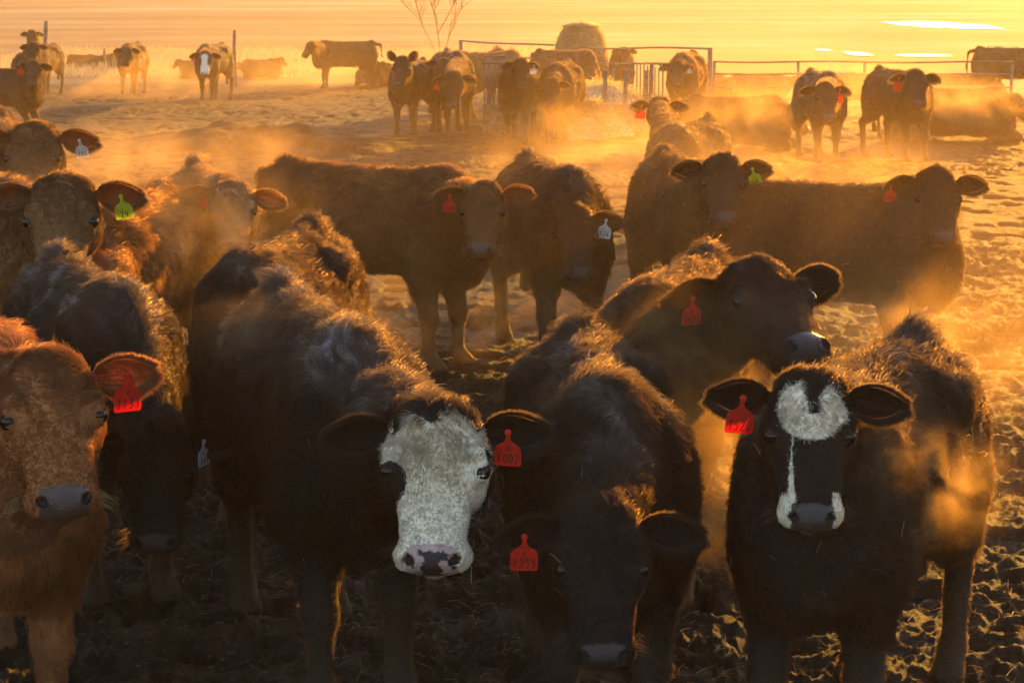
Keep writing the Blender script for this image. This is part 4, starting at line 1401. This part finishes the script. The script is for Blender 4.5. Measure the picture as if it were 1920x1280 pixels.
def feeder():
    y0, y1 = 34.6, 37.8
    xa = at_dist(905, 200, y0).x; xb = at_dist(1245, 200, y0).x
    gz = tz((xa + xb) / 2, 36.2); root = empty('hay_feeder', ((xa + xb) / 2, 36.2, gz)); o = root.location
    def bx(x0, x1, ya, yb, z0, z1):
        return box(x0 - o.x, x1 - o.x, ya - o.y, yb - o.y, z0, z1)
    for (x0, x1, ya, yb) in ((xa, xb, y0, y0 + .04), (xa, xb, y1 - .04, y1), (xa, xa + .04, y0 + .045, y1 - .045), (xb - .04, xb, y0 + .045, y1 - .045)):
        vs, fs = bx(x0, x1, ya, yb, -.05, .52)
        mesh_obj('side_board', vs, fs, [M['wood']], root, False)
    for px, yy, tp in ((1135, y0 - .05, 131), (1173, y0 - .05, 131), (1212, y0 - .05, 132), (1150, y1 + .05, 117), (1185, y1 + .05, 118), (1222, y1 + .05, 119)):
        p = at_dist(px, tp, yy)
        vs, fs = box(p.x - o.x - .035, p.x - o.x + .035, yy - o.y - .035, yy - o.y + .035, -.1, p.z - gz)
        mesh_obj('post', vs, fs, [M['wood']], root, False)
    z1 = 1.22
    xm = at_dist(945, 200, y0).x
    for yy in (y0 + .02, y1 - .02):
        vs, fs = tube([(xa - o.x, yy - o.y, z1), (xm - o.x, yy - o.y, z1)], .02, 8)
        mesh_obj('top_rail', vs, fs, [M['steel']], root)
        for q in np.linspace(xa + .03, xm, 5):
            vs, fs = tube([(q - o.x, yy - o.y, .5), (q - o.x, yy - o.y, z1)], .014, 6)
            mesh_obj('bar', vs, fs, [M['steel']], root)
    # steel hoop panel at the right end, seen almost edge on
    for q, yy in enumerate(np.linspace(y0 + .1, y1 - .1, 9)):
        vs, fs = tube([(xb - .02 - o.x - .04 * q, yy - o.y, .5), (xb - .02 - o.x - .04 * q, yy - o.y, 1.12)], .013, 6)
        mesh_obj('bar', vs, fs, [M['steel']], root)
    xc = at_dist(1231, 120, y0).x - o.x
    pth = [(xc - .11, y0 - o.y, .5), (xc - .11, y0 - o.y, 1.1)] + [(xc - .11 * math.cos(a), y0 - o.y, 1.1 + .11 * math.sin(a)) for a in np.linspace(.3, 2.84, 8)] + [(xc + .11, y0 - o.y, 1.1), (xc + .11, y0 - o.y, .5)]
    vs, fs = tube(pth, .015, 6); mesh_obj('hoop', vs, fs, [M['steel']], root)
    tag(root, 'hay feeder of wooden posts and boards with steel bars in the middle of the yard', 'feeder')
    # loose hay
    n, m = 60, 34; X = np.linspace(xa + .08, xb - .08, n); Y = np.linspace(y0 + .08, y1 - .08, m)
    XX, YY = np.meshgrid(X, Y); 
    ex = np.minimum(XX - X[0], X[-1] - XX); ey = np.minimum(YY - Y[0], Y[-1] - YY); ed = np.clip(np.minimum(ex, ey) / .5, 0, 1)
    ZZ = gz + .15 + .42 * ed ** .6 + .28 * fbm(XX * 1.8, YY * 1.8, 8, 4) * ed
    Vv = np.stack([XX, YY, ZZ], -1).reshape(-1, 3)
    i = np.arange(m - 1)[:, None] * n + np.arange(n - 1)[None]
    h = mesh_obj('hay_pile', Vv, np.stack([i, i + 1, i + n + 1, i + n], -1).reshape(-1, 4), [hay])
    tag(h, 'loose hay heaped inside the feeder', 'hay', None, 'stuff')
    rng = np.random.default_rng(5); k = rng.integers(0, len(Vv), 7000)
    P = Vv[k] + rng.normal(0, .03, (7000, 3)); D = nrm(rng.normal(0, 1, (7000, 3)) + Z3 * .4)
    so = straw_curves('loose_straw', P, D, rng.uniform(.06, .22, 7000), .0035, (.5, .36, .17), h)
    # hay spilled in front of the boards
    c = at_dist(1105, 250, 33.7)
    n = 40; A = np.linspace(0, math.tau, n, endpoint=False)
    vs = [(c.x, 33.8, tz(c.x, 33.7) + .55)]; fs = []
    for r_ in range(1, 9):
        for a in A:
            rr = r_ / 8
            w = 1 + .25 * math.sin(a * 3 + 1) * rr + .10 * math.sin(a * 7)
            vs.append((c.x + .62 * rr * w * math.cos(a), 33.8 + .42 * rr * w * math.sin(a), tz(c.x, 33.7) - .03 + .55 * (1 - rr ** 2) ** .8 + .06 * math.sin(a * 5 + r_ * 2) * (1 - rr)))
    for k in range(n): fs.append((0, 1 + k, 1 + (k + 1) % n))
    for r_ in range(7):
        for k in range(n): fs.append((1 + r_ * n + k, 1 + (r_ + 1) * n + k, 1 + (r_ + 1) * n + (k + 1) % n, 1 + r_ * n + (k + 1) % n))
    h2 = mesh_obj('hay_pile', vs, fs, [hay]); tag(h2, 'hay spilled on the ground in front of the feeder posts', 'hay', None, 'stuff')
    k = rng.integers(0, len(vs), 4000); P = np.array(vs)[k] + rng.normal(0, .04, (4000, 3)); D = nrm(rng.normal(0, 1, (4000, 3)) + Z3 * .3)
    straw_curves('loose_straw', P, D, rng.uniform(.06, .2, 4000), .0035, (.5, .36, .17), h2)
feeder()

# ------------------------------------------------------------------ bare tree, standing water, grass, straw
def bare_tree():
    y = 80.0; b = at_dist(826, 120, y); gz = tz(b.x, y)
    root = empty('bare_tree', (b.x, y, gz)); rnd = random.Random(4)
    tr, br = [], []
    def grow(p, d, ln, r, dep, out):
        pth = [p]; n = 5; dd = d.copy()
        for i in range(n):
            dd = (dd + Vector((rnd.uniform(-.12, .12), rnd.uniform(-.12, .12), .05))).normalized()
            pth.append(pth[-1] + dd * ln / n)
        out.append(tube(pth, [r * (1 - .55 * i / n) for i in range(n + 1)], 5 if dep else 8, False))
        if dep >= 5: return
        for k in range(rnd.choice((2, 3, 3))):
            i = rnd.randint(2, n)
            a = Vector((rnd.uniform(-1, 1), rnd.uniform(-1, 1), rnd.uniform(.0, .6))).normalized()
            grow(pth[i], (dd * .8 + a * .62).normalized(), ln * rnd.uniform(.62, .85), r * .68, dep + 1, br)
    for k, (lx, ly) in enumerate(((0, .03), (.28, .1), (-.30, -.1))):
        grow(Vector((lx * .4, 0, -.1)), Vector((lx, ly, 1)).normalized(), 1.6, .032 - .005 * k, 0, tr)
    V, Fc = join_parts(tr); mesh_obj('trunk', V, Fc, [M['bark']], root)
    V, Fc = join_parts(br); mesh_obj('crown', V, Fc, [M['bark']], root)
    tag(root, 'bare leafless tree fading into the haze left of the sloping rail fence', 'tree')
bare_tree()

wm, nt, b = new_mat('water_surface')
b.inputs['Base Color'].default_value = (.02, .02, .02, 1); b.inputs['Roughness'].default_value = .12
b.inputs['Specular IOR Level'].default_value = 1.0
tc = nd(nt, 'ShaderNodeTexCoord'); wn_ = nd(nt, 'ShaderNodeTexNoise', i_Scale=3.0, i_Detail=4.0); nt.links.new(tc.outputs['Object'], wn_.inputs['Vector'])
bp = nd(nt, 'ShaderNodeBump', i_Strength=.4, i_Distance=.05); nt.links.new(wn_.outputs[0], bp.inputs['Height']); nt.links.new(bp.outputs[0], b.inputs['Normal'])
for px, py, wpx, hpx, sd_ in ((1765, 47, 150, 15, 1), (1607, 101, 40, 9, 2), (1730, 104, 105, 5, 3), (1898, 97, 70, 7, 4), (1545, 94, 30, 4, 5)):
    c = at_height(px, py, .03); f0 = at_height(px, py - hpx / 2, .03); f1 = at_height(px, py + hpx / 2, .03)
    rx = wpx / FPX * c.y / 2; ry = (f0.y - f1.y) / 2; n = 60; vs = []
    for k in range(n):
        a = math.tau * k / n; w = .66 + .30 * float(vnoise(np.array([math.cos(a) * 7 + 5 * sd_]), np.array([math.sin(a) * 7]), sd_ + 9)[0]) + .30 * float(vnoise(np.array([math.cos(a) * 1.8 + 5 * sd_]), np.array([math.sin(a) * 1.8]), sd_)[0])
        vs.append((c.x + rx * w * math.cos(a), c.y + ry * w * math.sin(a), c.z + .004))
    w_ = mesh_obj('water', vs, [tuple(range(n))], [wm], None, False); tag(w_, kind='structure')

def tall_grass():
    rng = np.random.default_rng(11); n = 26000
    X = rng.uniform(-19, 1.5, n); Y = rng.uniform(60, 82, n) ; 
    keep = (vnoise(X * .8, Y * .8, 3) > .25) & (Y > 61.5 + 1.5 * vnoise(X * 2, X * 0, 4)); X, Y = X[keep], Y[keep]; n = len(X)
    P = np.stack([X, Y, ter_base(X, Y) - .02], -1); D = nrm(np.stack([rng.normal(0, .3, n), rng.normal(0, .3, n), np.ones(n)], -1))
    o = straw_curves('tall_grass', P, D, rng.uniform(.12, .42, n) * (.5 + vnoise(X, Y, 9)), .007, (.52, .42, .26), None, .05)
    tag(o, 'pale dry grass along the far edge of the yard', 'grass', None, 'stuff')
tall_grass()

def litter():
    rng = np.random.default_rng(12); n = 8000
    Y = 4.6 * (9.5 ** rng.random(n)); X = rng.uniform(-.3, .3, n) * Y
    k = vnoise(X * 1.1, Y * 1.1, 55) > .30; X, Y = X[k], Y[k]; n = len(X)
    Zg = ter_base(X, Y) + ground_detail(X, Y)
    P = np.stack([X, Y, Zg + .008], -1); a = rng.uniform(0, math.tau, n)
    D = nrm(np.stack([np.cos(a), np.sin(a), rng.uniform(-.1, .6, n)], -1))
    o = straw_curves('straw_litter', P, D, rng.uniform(.02, .08, n), .0009, (.26, .19, .10), None, .12)
    tag(o, 'bits of straw trodden into the churned mud', 'straw', None, 'stuff')
litter()

# ------------------------------------------------------------------ steam and breath
STEAM = [
 (1000, 380, 14.5, 7.5, 6.0, 1.9, .027, .9, 'amber mist drifting low between the middle rows of the herd'),
 (1750, 560, 11.5, 3.2, 4.0, 1.3, .032, 1.2, 'golden mist over the churned mud on the right'),
 (960, 140, 62.0, 48, 40, 3.4, .0110, .12, 'broad bank of dust and mist hanging over the yard'),
 (1725, 915, 6.15, .40, .22, .24, 3.0, 8.0, 'amber steam puff in front of the side of calf 1520'),
 (1640, 880, 5.9, .20, .12, .14, 2.2, 11.0, 'thin breath curl right of the cheek of calf 1520'),
 (1320, 700, 7.4, .55, .30, .40, 2.2, 4.0, 'breath cloud below the chin of calf 1421'),
 (1300, 880, 6.9, .28, .25, .45, 1.5, 4.0, 'steam rising between calf 1259 and calf 1520'),
 (560, 640, 7.3, .60, .35, .22, 1.0, 4.0, 'steam lifting off the back of the white faced calf'),
 (1640, 590, 10.0, .50, .4, .15, .5, 4.0, 'breath drifting right of calf 1421 below the dark side on calf'),
 (1230, 640, 8.6, .5, .4, .3, .9, 3.0, 'warm mist over the shoulder of calf 1421'),
 (640, 480, 13.0, 1.4, .6, .40, .30, 2.2, 'thin golden mist under the belly of calf 1613'),
 (1000, 520, 13.4, 1.6, .6, .50, .35, 2.0, 'golden mist between the legs of calf 1613 and calf 354'),
 (250, 420, 12.0, 1.5, .8, .50, .40, 2.2, 'golden mist drifting over the left of the herd'),
 (1540, 330, 15.5, 1.6, .8, .50, .30, 1.8, 'golden mist over the backs in the right middle'),
 (1400, 900, 7.6, .5, .4, .50, .60, 3.0, 'amber mist left of calf 1520'),
 (900, 560, 12.2, 1.0, .5, .55, .5, 2.5, 'haze in front of the chest of calf 1613'),
 (1420, 420, 12.6, .8, .5, .6, .6, 2.5, 'mist between calf 64 and the dark side on calf'),
 (1110, 330, 18.0, 1.6, 1.0, .6, .22, 1.5, 'steam drifting over the yard behind calf 354'),
 (1180, 290, 22.0, 2.0, 1.2, .7, .26, 1.2, 'low cloud of steam in front of the feeder'),
 (1010, 215, 31.0, 1.6, .6, .55, .40, 1.8, 'steam around the group of calves at the feeder'),
 (1300, 240, 28.0, 2.2, .9, .9, .28, 1.2, 'steam behind the black calf with raised head'),
 (1430, 215, 29.5, 1.4, .8, .55, .9, 1.8, 'steam over the calf lying left of the pair'),
 (1830, 190, 31.5, 1.6, .9, .5, .9, 1.8, 'steam over the calf lying at the right edge'),
 (1600, 180, 36.0, 3.5, 1.5, 1.0, .25, 1.0, 'mist in front of the rail fence'),
 (300, 290, 19.5, 2.2, 1.2, .45, .40, 1.2, 'low steam over the yard left of centre'),
 (200, 150, 50.0, 5.0, 2.0, .8, .16, .8, 'mist along the far left edge of the yard'),
 (1780, 650, 10.5, 1.5, 1.2, .5, .35, 2.0, 'glowing mist above the churned mud on the right'),
 (620, 140, 58.0, 7.0, 3.0, .9, .14, .6, 'ground mist beyond the yard behind the profile calf'),
 (330, 480, 11.2, .8, .5, .5, .5, 3.0, 'steam above the orange calf'),
]
for st in STEAM: steam(*st)

for i, sp in enumerate(HERD):
    make_cow(sp, i)
